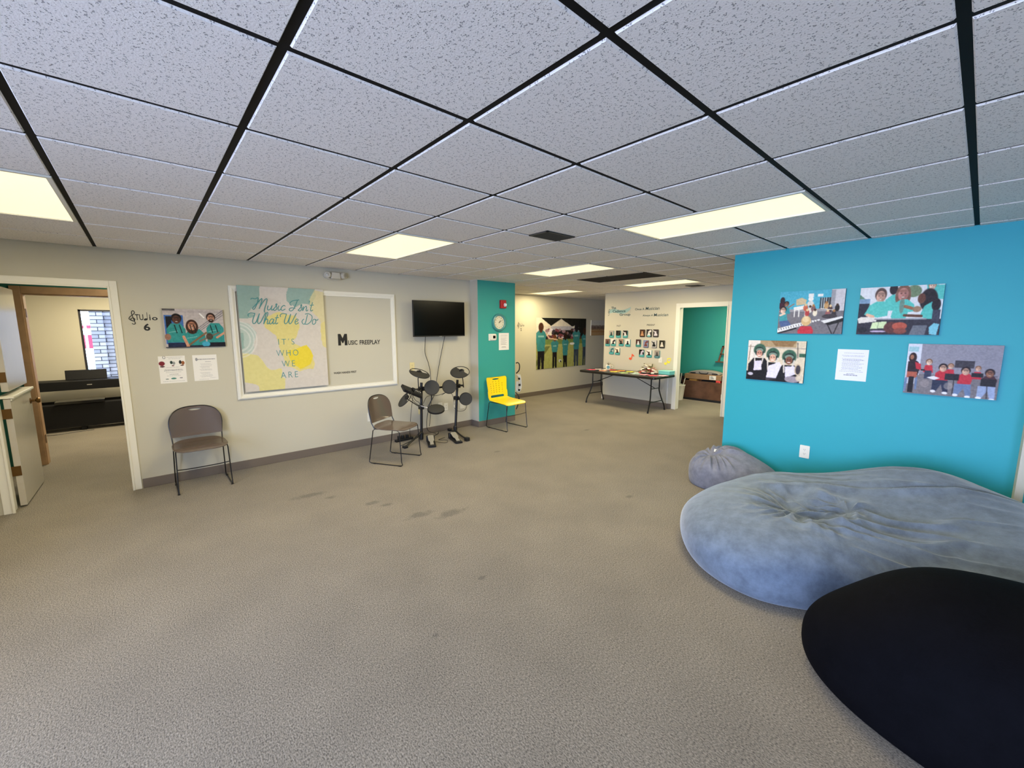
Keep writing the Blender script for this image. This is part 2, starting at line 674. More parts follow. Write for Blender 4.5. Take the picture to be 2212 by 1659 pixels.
def stroke_into(mb, pts, wd, y=-0.0012, mi=0, k=5, smooth=True):
    P = smooth_path([(p[0], p[1]) for p in pts], k) if smooth and len(pts) > 2 else pts
    vs, fs = [], []
    n = len(P)
    for i, p in enumerate(P):
        a, b = P[max(i - 1, 0)], P[min(i + 1, n - 1)]
        dx, dz = b[0] - a[0], b[1] - a[1]
        l = math.hypot(dx, dz) or 1
        nx, nz = -dz / l * wd / 2, dx / l * wd / 2
        yy = y - .00006 * i
        vs += [(p[0] + nx, yy, p[1] + nz), (p[0] - nx, yy, p[1] - nz)]
    for i in range(n - 1):
        fs.append((2 * i, 2 * i + 1, 2 * i + 3, 2 * i + 2))
    mb.add(vs, fs, mi)

def disc_into(mb, cx, cz, rx, rz_, y=-0.0012, mi=0, rot=0, n=20, hole=0):
    vs = []
    for k in range(n):
        a = 2 * PI * k / n
        u, v = rx * math.cos(a), rz_ * math.sin(a)
        vs.append((cx + u * math.cos(rot) - v * math.sin(rot), y, cz + u * math.sin(rot) + v * math.cos(rot)))
    if not hole:
        mb.add(vs, [tuple(range(n))], mi)
    else:
        vi = [(cx + (p[0] - cx) * hole, y, cz + (p[2] - cz) * hole) for p in vs]
        mb.add(vs + vi, [(k, (k + 1) % n, n + (k + 1) % n, n + k) for k in range(n)], mi)

# ------------------------------------------------------------------ picture painter (printed colour, stored per vertex)
class Paint:
    def __init__(self, W, Hh, col):
        self.W, self.H = W, Hh
        self.a = np.zeros((Hh, W, 3)) + np.array(col, float)
        self.X, self.Y = np.meshgrid((np.arange(W) + .5) / W, (np.arange(Hh) + .5) / Hh)   # y down, 0..1
        self.asp = W / Hh
    def put(self, mask, col, al=1.0):
        m = np.clip(mask, 0, 1)[..., None] * al
        self.a = self.a * (1 - m) + np.array(col, float) * m
        return self
    def rect(self, x0, y0, x1, y1, col, al=1.0):
        return self.put((self.X >= x0) & (self.X <= x1) & (self.Y >= y0) & (self.Y <= y1), col, al)
    def ell(self, cx, cy, rx, ry, col, rot=0, al=1.0, soft=0.12):
        dx, dy = (self.X - cx) * self.asp, self.Y - cy
        u = (dx * math.cos(rot) + dy * math.sin(rot)) / (rx * self.asp)
        v = (-dx * math.sin(rot) + dy * math.cos(rot)) / ry
        d = np.sqrt(u * u + v * v)
        return self.put((1 + soft / 2 - d) / soft, col, al)
    def poly(self, pts, col, al=1.0):
        m = np.zeros(self.X.shape, bool)
        n = len(pts)
        j = n - 1
        for i in range(n):
            xi, yi = pts[i]
            xj, yj = pts[j]
            if yi != yj:
                c = ((yi > self.Y) != (yj > self.Y)) & (self.X < (xj - xi) * (self.Y - yi) / (yj - yi) + xi)
                m ^= c
            j = i
        return self.put(m, col, al)
    def line(self, x0, y0, x1, y1, wd, col, al=1.0):
        dx, dy = (x1 - x0) * self.asp, y1 - y0
        L2 = dx * dx + dy * dy + 1e-9
        px, py = (self.X - x0) * self.asp, self.Y - y0
        t = np.clip((px * dx + py * dy) / L2, 0, 1)
        d = np.hypot(px - t * dx, py - t * dy)
        return self.put((wd / 2 + 0.004 - d) / 0.006, col, al)
    def noise(self, n=8):
        g = RNG.random((n + 2, int(n * self.asp) + 3))
        yy, xx = self.Y * n, self.X * n * self.asp
        i, j = yy.astype(int), xx.astype(int)
        fy, fx = yy - i, xx - j
        fy, fx = fy * fy * (3 - 2 * fy), fx * fx * (3 - 2 * fx)
        return (g[i, j] * (1 - fy) * (1 - fx) + g[i + 1, j] * fy * (1 - fx) + g[i, j + 1] * (1 - fy) * fx + g[i + 1, j + 1] * fy * fx)
    def grain(self, k=10, n=30):
        self.a = np.clip(self.a + (self.noise(n)[..., None] - .5) * 2 * k + (RNG.random(self.a.shape[:2])[..., None] - .5) * k, 0, 255)
        return self
    def face(self, cx, cy, r, skin, hair, beard=False, long_hair=False):
        if long_hair:
            self.ell(cx, cy + r * .35, r * 1.25 / self.asp, r * 1.75, hair)
        self.ell(cx, cy - r * .25, r * 1.08 / self.asp, r * 1.2, hair)
        self.ell(cx, cy + r * .12, r * .82 / self.asp, r * 1.05, skin)
        if beard:
            self.ell(cx, cy + r * .75, r * .62 / self.asp, r * .5, hair)
        dk_ = tuple(v * .45 for v in skin)
        self.ell(cx + r * .5 / self.asp, cy + r * .3, r * .35 / self.asp, r * .8, dk_, al=.28, soft=.6)
        self.ell(cx, cy - .42 * r, r * .7 / self.asp, r * .25, hair, al=.5, soft=.5)
        for sx_ in (-1, 1):
            self.ell(cx + sx_ * r * .32 / self.asp, cy - .04 * r, r * .17 / self.asp, r * .09, dk_, soft=.5)
        self.ell(cx, cy + r * .28, r * .12 / self.asp, r * .22, dk_, al=.35, soft=.8)
        self.ell(cx, cy + r * .60, r * .34 / self.asp, r * .13, dk_, al=.6, soft=.4)
        self.ell(cx, cy + r * .58, r * .27 / self.asp, r * .07, (236, 222, 212), soft=.4)
        return self

def print_sheet(name, img, wd, ht, thick, edge, parent=None, blur=0):
    """flat printed sheet or canvas; front faces -Y, centre at the origin"""
    for _ in range(blur):
        q_ = np.pad(img, ((1, 1), (1, 1), (0, 0)), 'edge')
        img = (q_[:-2, 1:-1] + q_[2:, 1:-1] + q_[1:-1, :-2] + q_[1:-1, 2:] + 2 * q_[1:-1, 1:-1]) / 6
    hh, ww = img.shape[:2]
    xs = np.linspace(-wd / 2, wd / 2, ww)
    zs = np.linspace(ht / 2, -ht / 2, hh)
    vs = [(x, -thick, z) for z in zs for x in xs]
    fs = [(j * ww + i, (j + 1) * ww + i, (j + 1) * ww + i + 1, j * ww + i + 1) for j in range(hh - 1) for i in range(ww - 1)]
    n = len(vs)
    a, b = wd / 2, ht / 2
    vs += [(-a, -thick, b), (a, -thick, b), (a, -thick, -b), (-a, -thick, -b), (-a, 0, b), (a, 0, b), (a, 0, -b), (-a, 0, -b)]
    side = [(0, 1, 5, 4), (1, 2, 6, 5), (2, 3, 7, 6), (3, 0, 4, 7), (4, 5, 6, 7)]
    fs2 = [tuple(n + i for i in q) for q in side]
    me = bpy.data.meshes.new(name)
    me.from_pydata(vs, [], fs + fs2)
    me.materials.append(M['print'])
    me.materials.append(edge)
    me.polygons.foreach_set('material_index', [0] * len(fs) + [1] * len(fs2))
    c = np.clip(img, 0, 255) / 255
    c = np.where(c <= 0.04045, c / 12.92, ((c + 0.055) / 1.055) ** 2.4)
    col = np.ones((len(vs), 4), np.float32)
    col[:n, :3] = c.reshape(-1, 3)
    at = me.color_attributes.new('print', 'FLOAT_COLOR', 'POINT')
    at.data.foreach_set('color', col.ravel())
    o = bpy.data.objects.new(name, me)
    C.collection.objects.link(o)
    if parent:
        o.parent = parent
    return o

def hang(o, wall, u, z, off=0.0):
    """hang an object whose back is at local y = 0 on a wall: L left wall, K column, W corridor wall, F far wall, T teal wall"""
    if wall == 'L':
        o.location, o.rotation_euler = (LX + off, u, z), (0, 0, PI / 2)
    elif wall == 'K':
        o.location, o.rotation_euler = (KX + off, u, z), (0, 0, PI / 2)
    elif wall == 'W':
        o.location, o.rotation_euler = (-5.13 + off, u, z), (0, 0, PI / 2)
    elif wall == 'F':
        o.location = (u, FY - off, z)
    elif wall == 'T':
        o.location = (u, TY - off, z)
    return o

# ================================================================== THE SETTING
def wall_box(name, a, b, m, extra=None):
    mb = MB()
    mb.box(a, b)
    for q in extra or []:
        mb.box(*q)
    return struct(mb.build(name, M[m], smooth=False))

TOP = H + 0.06
struct(MB().box((-8.7, -2.1, -0.12), (4.4, 12.2, 0)).build('floor', M['carpet'], smooth=False))

# ceiling: black grid plane with tiles hanging just under it
LIGHTS = [(0, 6), (-4, 0), (-4, 4), (-4, 8), (-8, 12), (-4, 12)]          # (first column, row), each two modules long
skip = set()
for m_, l_ in LIGHTS + [(-4, 10)]:
    skip |= {(m_, l_), (m_ + 1, l_)}
RECTS = [(-3.65, -1.8, 4.2, FY), (-5.13, 5.71, -3.65, FY), (-5.13, FY, -3.8, 12.0)]
cm = MB()
for (x0, y0, x1, y1) in RECTS:
    cm.box((x0, y0, H + 0.006), (x1, y1, H + 0.03), 0)
    for m_ in range(-9, 8):
        for l_ in range(-4, 20):
            if (m_, l_) in skip:
                continue
            a0, a1 = max(m_ * S + .013, x0 + .012), min((m_ + 1) * S - .013, x1 - .012)
            b0, b1 = max(l_ * S + .013, y0 + .012), min((l_ + 1) * S - .013, y1 - .012)
            if m_ * S < x0 and x0 > -3.7 and x0 < -3.6:
                a0 = max(m_ * S + .013, x0 + .012)
            if a1 - a0 < .02 or b1 - b0 < .02:
                continue
            k = .004
            cm.add([(a0, b0, H + .006), (a1, b0, H + .006), (a1, b1, H + .006), (a0, b1, H + .006),
                    (a0 + k, b0 + k, H), (a1 - k, b0 + k, H), (a1 - k, b1 - k, H), (a0 + k, b1 - k, H)],
                   [(4, 5, 6, 7), (0, 1, 5, 4), (1, 2, 6, 5), (2, 3, 7, 6), (3, 0, 4, 7)], 1)
struct(cm.build('ceiling', [M['grid'], M['tile']], smooth=False))

# left wall with the dutch-door opening (y -0.13 .. 0.668, top 2.03), and its return into the column
wl = MB()
wl.box((-3.77, -1.8, 0), (LX, -0.15, TOP))
wl.box((-3.77, 0.688, 0), (LX, 5.71, TOP))
wl.box((-3.77, -0.15, 2.045), (LX, 0.688, TOP))
struct(wl.build('wall_left', M['wall'], smooth=False))
struct(MB().box((LX, 4.91, 0), (KX - .001, 5.712, TOP)).build('column', M['wall'], smooth=False))
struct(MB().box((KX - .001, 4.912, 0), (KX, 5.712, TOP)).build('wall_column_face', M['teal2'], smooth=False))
# vestibule and its second doorway
wi = MB()
wi.box((-5.54, -1.3, 0), (-5.42, -0.14, TOP))
wi.box((-5.54, 0.82, 0), (-5.42, 1.7, TOP))
wi.box((-5.54, -0.14, 2.04), (-5.42, 0.82, TOP))
wi.box((-5.42, -1.3, 0), (-3.77, -1.2, TOP))
wi.box((-5.42, 1.6, 0), (-3.77, 1.7, TOP))
wi.box((-5.54, -1.3, H), (-3.77, 1.7, TOP))
struct(wi.build('wall_vestibule', M['green'], smooth=False))
# studio beyond
ws = MB()
ws.box((-8.52, -2.0, 0), (-8.4, 0.08, TOP))
ws.box((-8.52, 1.38, 0), (-8.4, 2.6, TOP))
ws.box((-8.52, 0.08, 0), (-8.4, 1.38, 0.74))
ws.box((-8.52, 0.08, 1.95), (-8.4, 1.38, TOP))
ws.box((-8.4, -2.0, 0), (-5.54, -1.9, TOP))
ws.box((-8.4, 2.5, 0), (-5.54, 2.6, TOP))
ws.box((-5.6, -1.9, 0), (-5.54, -0.14, TOP))
ws.box((-5.6, 0.82, 0), (-5.54, 2.5, TOP))
ws.box((-5.6, -0.14, 2.04), (-5.54, 0.82, TOP))
struct(ws.build('wall_studio', M['cream'], smooth=False))
struct(MB().box((-8.5, -2.0, H), (-5.54, 2.6, TOP)).build('ceiling_studio', M['tile'], smooth=False))
# corridor wall, far wall, storage room behind it
wall_box('wall_corridor', (-5.25, 5.6, 0), (-5.13, 12.1, TOP), 'cream', [((-5.13, 5.6, 0), (-3.65, 5.70, TOP)), ((-5.13, 12.0, 0), (-3.8, 12.1, TOP))])
wf = MB()
wf.box((-3.8, FY, 0), (-2.04, FY + .12, TOP))
wf.box((-1.12, FY, 0), (4.2, FY + .12, TOP))
wf.box((-2.04, FY, 2.045), (-1.12, FY + .12, TOP))
wf.box((-3.8, FY + .12, 0), (-3.68, 12.1, TOP))
struct(wf.build('wall_far', M['cream'], smooth=False))
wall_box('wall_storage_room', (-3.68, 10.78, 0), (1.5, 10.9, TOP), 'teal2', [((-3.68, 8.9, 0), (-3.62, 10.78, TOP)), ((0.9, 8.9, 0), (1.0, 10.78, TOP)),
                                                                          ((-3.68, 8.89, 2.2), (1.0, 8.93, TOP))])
struct(MB().box((-3.68, 8.89, H), (1.0, 10.8, TOP)).build('ceiling_storage_room', M['tile'], smooth=False))
# teal wall on the camera's side and the grey corner where it steps forward
wall_box('wall_teal', (0.137, TY, 0), (2.2, TY + .12, TOP), 'teal')
wall_box('wall_corner', (2.2, TY - .20, 0), (2.24, TY + .12, TOP), 'wall')
wall_box('wall_teal_step', (2.24, TY - .21, 0), (4.2, TY + .12, TOP), 'teal')
wall_box('wall_right', (4.2, -1.9, 0), (4.32, 12.1, TOP), 'wall')
# storefront wall behind the camera
wq = MB()
xs = [-3.77] + [v for ab in FRONT_WINDOWS for v in ab] + [4.2]
for i in range(0, len(xs), 2):
    wq.box((xs[i], -1.92, 0), (xs[i + 1], -1.8, TOP))
for a, b in FRONT_WINDOWS:
    wq.box((a, -1.92, 0), (b, -1.8, FW_Z[0]))
    wq.box((a, -1.92, FW_Z[1]), (b, -1.8, TOP))
struct(wq.build('wall_front', M['wall'], smooth=False))

def window(n, x0, x1, z0, z1, along):
    r = sroot('window_%d' % n)
    mb, g = MB(), MB()
    t = .045 if along == 'x' else .028
    def bx(q, a0, a1, b0, b1, d0, d1):
        if along == 'x':
            q.box((a0, d0, b0), (a1, d1, b1))
        else:
            q.box((d0, a0, b0), (d1, a1, b1))
    d0, d1 = (-1.90, -1.83) if along == 'x' else (-8.44, -8.395)
    bx(mb, x0, x0 + t, z0, z1, d0, d1)
    bx(mb, x1 - t, x1, z0, z1, d0, d1)
    bx(mb, x0, x1, z0, z0 + t, d0, d1)
    bx(mb, x0, x1, z1 - t, z1, d0, d1)
    m_ = (d0 + d1) / 2
    bx(g, x0 + t, x1 - t, z0 + t, z1 - t, m_ - .003, m_ + .003)
    mb.build('window_frame', M['window_frame'], r, smooth=False)
    g.build('window_pane', M['glass'], r, smooth=False)
window(1, 0.08, 1.38, 0.74, 1.95, 'y')
for i, (a, b) in enumerate(FRONT_WINDOWS):
    window(i + 2, a, b, FW_Z[0], FW_Z[1], 'x')

# outside the studio window
struct(MB().box((-11.2, -3.0, 2.75), (-8.52, 3.6, 2.95)).build('added_shade_slab', M['wall'], smooth=False))  # unseen slab, added to keep skylight off the brick
struct(MB().box((-16, -6, -0.2), (-8.6, 8, -0.08)).box((-6, -9, -0.2), (8, -2.2, -0.08)).build('pavement', mat('concrete', (150, 148, 146), 0.9), smooth=False))
bw = MB()
bw.box((-10.4, 0.11, -0.1), (-9.9, 0.30, 3.0))
bw.box((-10.3, 0.30, -0.1), (-9.97, 2.6, 3.0))
o = bw.build('brick_pier', M['brick'], smooth=False)
tag(o, 'pale brick pier standing outside the studio window', 'wall')
sgn = thing('roadside_sign', 'red and white roadside sign panels seen through the studio window beside the brick', 'sign', (-12.6, -0.25, 0))
MB().tube([(0, .1, -.1), (0, .1, 2.3)], .04).build('post', M['steel'], sgn)
MB().box((-.03, -.25, 1.13), (.03, .22, 1.47)).build('panel', mat('sign_red', (214, 30, 52), .5), sgn, smooth=False, bevel=.01)
MB().box((-.03, -.25, 1.62), (.03, .20, 1.70)).build('panel', bpy.data.materials['sign_red'], sgn, smooth=False, bevel=.01)
MB().box((-.03, -.25, 1.71), (.03, .20, 1.76)).build('header', M['white_plastic'], sgn, smooth=False, bevel=.01)
car = thing('parked_car', 'pale green parked car seen low through the studio window', 'car', (-13.9, -1.9, -0.08))
bodyp = [(-1.9, .3), (-1.9, .75), (-1.2, .9), (-.7, 1.35), (.7, 1.38), (1.3, .95), (1.95, .85), (2.0, .35)]
cb = MB()
cb.prism(bodyp, -.8, .8, mx=Matrix.Rotation(PI / 2, 4, 'Z'))
cb.build('body', mat('pale_green_car_paint', (150, 190, 184), .3, coat=.5), car, bevel=.06)
for yy in (-1.2, 1.25):
    MB().lathe([(0, -.1), (.32, -.1), (.32, .1), (0, .1)], 20, mx=T3(.78, yy, .32) @ Matrix.Rotation(PI / 2, 4, 'Y')).build('wheel', M['black_plastic'], car)
MB().box((.795, -.6, .92), (.815, .6, 1.25)).build('side_window', M['tv'], car, smooth=False)

# baseboards
def base(name, boxes):
    mb = MB()
    for b in boxes:
        mb.box(*b)
    return struct(mb.build(name, M['base'], smooth=False, bevel=.004))
bh, bt = .10, .008
base('baseboard_left', [((LX, 0.735, 0), (LX + bt, 4.91, bh)), ((LX, 4.91 - bt, 0), (KX + bt, 4.91, bh)), ((KX, 4.91, 0), (KX + bt, 5.712, bh)), ((LX, -1.8, 0), (LX + bt, -.24, bh))])
base('baseboard_corridor', [((-5.13, 5.71, 0), (-5.13 + bt, 12.0, bh))])
base('baseboard_far', [((-3.8, FY - bt, 0), (-2.115, FY, bh)), ((-1.05, FY - bt, 0), (4.2, FY, bh))])
base('baseboard_teal', [((0.137, TY - bt, 0), (2.2, TY, bh))])
base('baseboard_studio', [((-8.4, -1.9, 0), (-8.4 + bt, 2.5, bh)), ((-5.0, -1.2, 0), (-3.8, -1.2 + bt, bh))])
struct(MB().box((-3.82, FY - .008, 0), (-3.78, FY + .05, .12)).build('trim_1', M['white_trim'], smooth=False))

# ---- door 1: the dutch door of the near studio
d1 = sroot('door_1')
cs = MB()
def casing(mb, u0, u1, zt, wd, t0, t1, axis):
    def bx(a0, a1, b0, b1, e0, e1):
        if axis == 'y':
            mb.box((e0, a0, b0), (e1, a1, b1))
        else:
            mb.box((a0, e0, b0), (a1, e1, b1))
    k = wd
    for e0, e1, ins in ((t0, t1, 0), (t1 if t1 > t0 else t0, None, 0)):
        if e1 is None:
            continue
        bx(u0 - k, u0, 0, zt + k, e0, e1)
        bx(u1, u1 + k, 0, zt + k, e0, e1)
        bx(u0, u1, zt, zt + k, e0, e1)
casing(cs, -.135, .672, 2.03, .055, LX, LX + .014, 'y')
casing(cs, -.120, .657, 2.015, .018, LX, LX + .022, 'y')
# jambs through the wall
cs.box((-3.78, .668, 0), (LX, .69, 2.045))
cs.box((-3.78, -.152, 0), (LX, -.13, 2.045))
cs.box((-3.78, -.13, 2.028), (LX, .668, 2.046))
cs.build('casing', M['white_trim'], d1, smooth=False, bevel=.003)
def leaf(name, z0, z1, mats, ang=0.0):
    mb = MB()
    mb.box((-.80, -.022, z0), (0, .022, z1))
    o = mb.build(name, M['door_white'], d1, smooth=False, bevel=.003)
    o.location = (-3.785, -.092, 0)
    o.rotation_euler = (0, 0, ang)
    return o
low = leaf('lower_leaf', .015, 1.01, None, -.016)
up = leaf('upper_leaf', 1.075, 2.02, None, 0.0)
sh = MB()
sh.box((-.81, -.050, 1.012), (.012, .048, 1.036))
sh.box((-.80, .022, .990), (.0, .032, 1.012))
sh.build('shelf', M['white_trim'], low, smooth=False, bevel=.006)
kn = MB()
kn.lathe([(0, 0), (.030, 0), (.030, .006), (.011, .010), (.011, .034), (.026, .046), (.029, .058), (.022, .070), (0, .073)], 20,
         mx=T3(-.735, .022, .895) @ Matrix.Rotation(-PI / 2, 4, 'X'))
kn.build('knob', M['brass'], low)
for z in (.30, .83):
    hb = MB()
    hb.box((.0, -.045, z), (.004, .020, z + .09))
    hb.tube([(.004, -.045, z), (.004, -.045, z + .09)], .006)
    hb.build('hinge', M['brass'], low, smooth=False)
for z in (1.16, 1.83):
    hb = MB()
    hb.box((.0, -.045, z), (.004, .020, z + .09))
    hb.build('hinge', M['brass'], up, smooth=False)

# ---- door 2: the inner doorway with tan trim
d2 = sroot('door_2')
c2 = MB()
casing(c2, -.13, .81, 2.03, .085, -5.42, -5.402, 'y')
c2.box((-5.56, .80, 0), (-5.42, .82, 2.04))
c2.box((-5.56, -.14, 0), (-5.42, -.12, 2.04))
c2.box((-5.56, -.12, 2.02), (-5.42, .80, 2.04))
c2.build('casing', M['tan_trim'], d2, smooth=False, bevel=.004)
for z in (.26, 1.76):
    MB().box((-5.50, -.121, z), (-5.44, -.116, z + .1)).build('hinge', M['brass'], d2, smooth=False)

# ---- door 3: the storage doorway in the far wall
d3 = sroot('door_3')
c3 = MB()
casing(c3, -2.035, -1.13, 2.03, .072, FY - .014, FY, 'x')
casing(c3, -2.020, -1.145, 2.015, .022, FY - .024, FY, 'x')
c3.box((-2.05, FY, 0), (-2.028, FY + .13, 2.045))
c3.box((-1.135, FY, 0), (-1.115, FY + .13, 2.045))
c3.box((-2.03, FY, 2.028), (-1.13, FY + .13, 2.046))
c3.build('casing', M['white_trim'], d3, smooth=False, bevel=.004)

# ================================================================== CEILING FIXTURES
def area_lamp(name, loc, sx, sy, watt, col, parent=None):
    d = bpy.data.lights.new(name, 'AREA')
    d.shape = 'RECTANGLE'
    d.size, d.size_y = sx, sy
    d.energy = watt
    d.color = col
    o = bpy.data.objects.new(name, d)
    o.location = loc
    C.collection.objects.link(o)
    if parent:
        o.parent = parent
    return o

LL = ['fluorescent ceiling panel nearest the teal wall with the four photographs', 'fluorescent ceiling panel above the dutch doorway',
      'fluorescent ceiling panel in front of the framed music poster', 'fluorescent ceiling panel beside the teal column and wall clock',
      'fluorescent ceiling panel over the corridor beyond the teal column', 'fluorescent ceiling panel closest to the storage doorway']
def troffer(m_, l_, label, watt=LAMP_W):
    x, y = (m_ + 1) * S, (l_ + .5) * S
    t = thing('ceiling_light', label, 'ceiling light', (x, y, H), 0, 'fluorescent ceiling panels')
    fr = MB()
    a, b, k = S - .012, S / 2 - .012, .022
    fr.box((-a, -b, -.004), (a, -b + k, .012)).box((-a, b - k, -.004), (a, b, .012))
    fr.box((-a, -b + k, -.004), (-a + k, b - k, .012)).box((a - k, -b + k, -.004), (a, b - k, .012))
    fr.build('frame', M['white_trim'], t, smooth=False)
    MB().box((-a + k, -b + k, .004), (a - k, b - k, .009)).build('diffuser', M['diffuser'], t, smooth=False)
    area_lamp('lamp', (0, 0, -.006), 2 * (a - k), 2 * (b - k), watt, LAMP_COL, t)
    return t
for (m_, l_), lab in zip(LIGHTS, LL):
    troffer(m_, l_, lab)
# lamps of the other rooms
area_lamp('studio_lamp', (-7.0, 0.6, H - .02), 1.1, .5, 62, (1, .88, .62))
area_lamp('vestibule_lamp', (-4.6, 0.9, H - .02), .5, .5, 16, (1, .86, .60))
area_lamp('storage_lamp', (-1.0, 9.7, H - .02), 1.1, .5, 55, (1, .86, .6))

rt = thing('return_air_grille', 'dark brown return air grille filling a long ceiling bay beyond the teal column', 'vent', (-3 * S, 10.5 * S, H))
g = MB()
a, b = S - .015, S / 2 - .015
g.box((-a, -b, .004), (a, b, .008))
g.build('backing', M['return'], rt, smooth=False)
for nm, q in (('frame', [((-a, -b, -.003), (a, -b + .02, .01)), ((-a, b - .02, -.003), (a, b, .01)), ((-a, -b, -.003), (-a + .02, b, .01)), ((a - .02, -b, -.003), (a, b, .01))]),):
    g = MB()
    for p in q:
        g.box(*p)
    g.build(nm, M['return'], rt, smooth=False)
g = MB()
for i in range(1, 40):
    x = -a + 2 * a * i / 40
    g.box((x - .004, -b, -.001), (x + .004, b, .004))
g.build('grille', M['return'], rt, smooth=False)

def diffuser_vent(loc, sx, sy, label):
    t = thing('ceiling_vent', label, 'vent', loc)
    g = MB()
    g.box((-sx, -sy, 0), (sx, sy, .004))
    g.build('backing', M['black_matte'], t, smooth=False)
    g = MB()
    k = .018
    for p in (((-sx, -sy, -.008), (sx, -sy + k, .002)), ((-sx, sy - k, -.008), (sx, sy, .002)), ((-sx, -sy, -.008), (-sx + k, sy, .002)), ((sx - k, -sy, -.008), (sx, sy, .002))):
        g.box(*p)
    g.build('frame', M['vent'], t, smooth=False, bevel=.002)
    g = MB()
    for i in range(1, 9):
        y = -sx + 2 * sx * i / 9
        g.add([(y - .008, -sy + k, -.008), (y + .004, -sy + k, .001), (y + .004, sy - k, .001), (y - .008, sy - k, -.008)], [(0, 1, 2, 3)])
    g.build('louvers', M['vent'], t, smooth=False)
diffuser_vent((-.488, 3.455, H - .002), .105, .165, 'small dark metal supply vent in the ceiling between the near light panels')
diffuser_vent((-1.60, 8.42, H - .002), .12, .13, 'small dark supply vent in the ceiling just before the storage doorway')

# ================================================================== LEFT WALL
TEALS = (48, 140, 136)
# photograph of three musicians
p = Paint(170, 132, (186, 176, 172))
p.rect(.02, .17, .32, .9, (62, 104, 168)).rect(.04, .2, .13, .6, (22, 24, 34)).rect(.0, .0, .2, .05, (90, 86, 88)).rect(0, .05, 1, .1, (176, 166, 164))
for i in range(3):
    p.line(.55, .5 + .05 * i, 1.0, .02 + .06 * i, .012, (110, 108, 116))
p.line(.6, .12, .66, .22, .03, (236, 232, 226))
for cx, top, wd, bot in ((.19, .38, .15, .86), (.49, .53, .17, 1.02), (.84, .36, .15, .9)):
    p.poly([(cx - wd, bot), (cx - wd * 1.0, top + .14), (cx - wd * .5, top), (cx + wd * .5, top), (cx + wd, top + .14), (cx + wd, bot)], TEALS)
    p.poly([(cx - wd * .8, top + .22), (cx + wd * .2, top + .18), (cx + wd * .2, top + .2), (cx - wd * .8, top + .24)], (150, 200, 190), .6)
p.rect(.04, .87, .33, 1, (26, 36, 66)).rect(.68, .88, 1, 1, (20, 20, 34)).rect(.33, .95, .68, 1, (30, 34, 50))
p.face(.21, .27, .10, (92, 56, 42), (22, 16, 16)).face(.45, .43, .105, (196, 138, 108), (60, 34, 24), long_hair=True).face(.78, .23, .095, (206, 150, 124), (44, 26, 20), beard=True)
for a in (.17, .25, .42, .48, .76, .85):
    p.line(a, .42, a + .03, .62, .018, (18, 22, 24))
p.line(.32, 1.0, .68, .62, .045, (126, 98, 70)).line(.56, .84, .9, .62, .04, (116, 104, 90)).ell(.73, .72, .06, .09, (70, 62, 50)).line(.86, .75, 1.0, .62, .05, (206, 150, 120))
p.ell(.66, .92, .07, .07, (66, 160, 190)).ell(.05, .72, .05, .08, (150, 110, 92)).line(.30, .72, .36, .97, .06, (200, 146, 116)).rect(0, .98, 1, 1, (40, 40, 50))
o = hang(print_sheet('photo_canvas', p.grain(9).a, .51, .40, .022, M['black_plastic']), 'L', 1.295, 1.635)
tag(o, 'canvas photo of three musicians in teal shirts with saxophones, left of the framed board', 'picture')

def doc(W, Hh, lines, col=(236, 232, 224), ink=(120, 118, 120), marks=()):
    q = Paint(W, Hh, col)
    for (x0, x1, y, t) in lines:
        n = max(1, int((x1 - x0) / .05))
        x = x0
        while x < x1:
            l = .02 + .05 * RNG.random()
            q.rect(x, y - t / 2, min(x + l, x1), y + t / 2, ink, .75)
            x += l + .012
    for f in marks:
        f(q)
    return q.a
fl1 = doc(80, 104, [(.3, .9, .05, .012), (.38, .82, .10, .012), (.25, .75, .42, .01), (.2, .85, .50, .014), (.18, .88, .54, .014), (.24, .8, .60, .012),
                    (.36, .7, .67, .022), (.26, .76, .73, .01), (.1, .9, .93, .014)],
          marks=[lambda q: q.ell(.22, .05, .055, .055, (110, 110, 112)).ell(.22, .05, .038, .038, (236, 232, 224)),
                 lambda q: q.ell(.12, .27, .11, .08, (120, 36, 44)).ell(.13, .38, .09, .03, (90, 60, 60)),
                 lambda q: q.ell(.47, .24, .05, .06, (40, 60, 56)).ell(.56, .27, .05, .06, (150, 152, 150)).ell(.52, .36, .05, .02, (110, 60, 60)),
                 lambda q: q.ell(.8, .24, .05, .07, (36, 40, 40)).ell(.9, .27, .06, .07, (150, 90, 50)).ell(.86, .36, .07, .02, (90, 50, 40)),
                 lambda q: q.ell(.26, .84, .06, .018, (110, 130, 120)).ell(.5, .83, .1, .03, (70, 130, 116)).ell(.78, .82, .06, .016, (110, 112, 120))])
o = hang(print_sheet('paper_flyer', fl1, .218, .283, .0015, M['paper']), 'L', 1.075, 1.207)
o.rotation_euler = (0, 0, PI / 2)
tag(o, 'white flyer with small coloured pictures taped below the lettering and the three musicians', 'flyer')
fl2 = doc(80, 104, [(.12, .92, .17, .04), (.5, .75, .27, .012)] + [(.3 + .05 * math.sin(i * 2.1), .72 + .06 * math.sin(i * 1.3), .35 + .042 * i, .009) for i in range(13)] +
          [(.2, .6, .95, .01), (.65, .9, .9, .01)], ink=(140, 138, 142), marks=[lambda q: q.ell(.16, .17, .05, .06, (150, 150, 152))])
o = hang(print_sheet('paper_flyer', fl2, .213, .279, .0015, M['paper']), 'L', 1.353, 1.209)
tag(o, 'white text-only flyer with a large script heading, right of the colourful flyer', 'flyer')

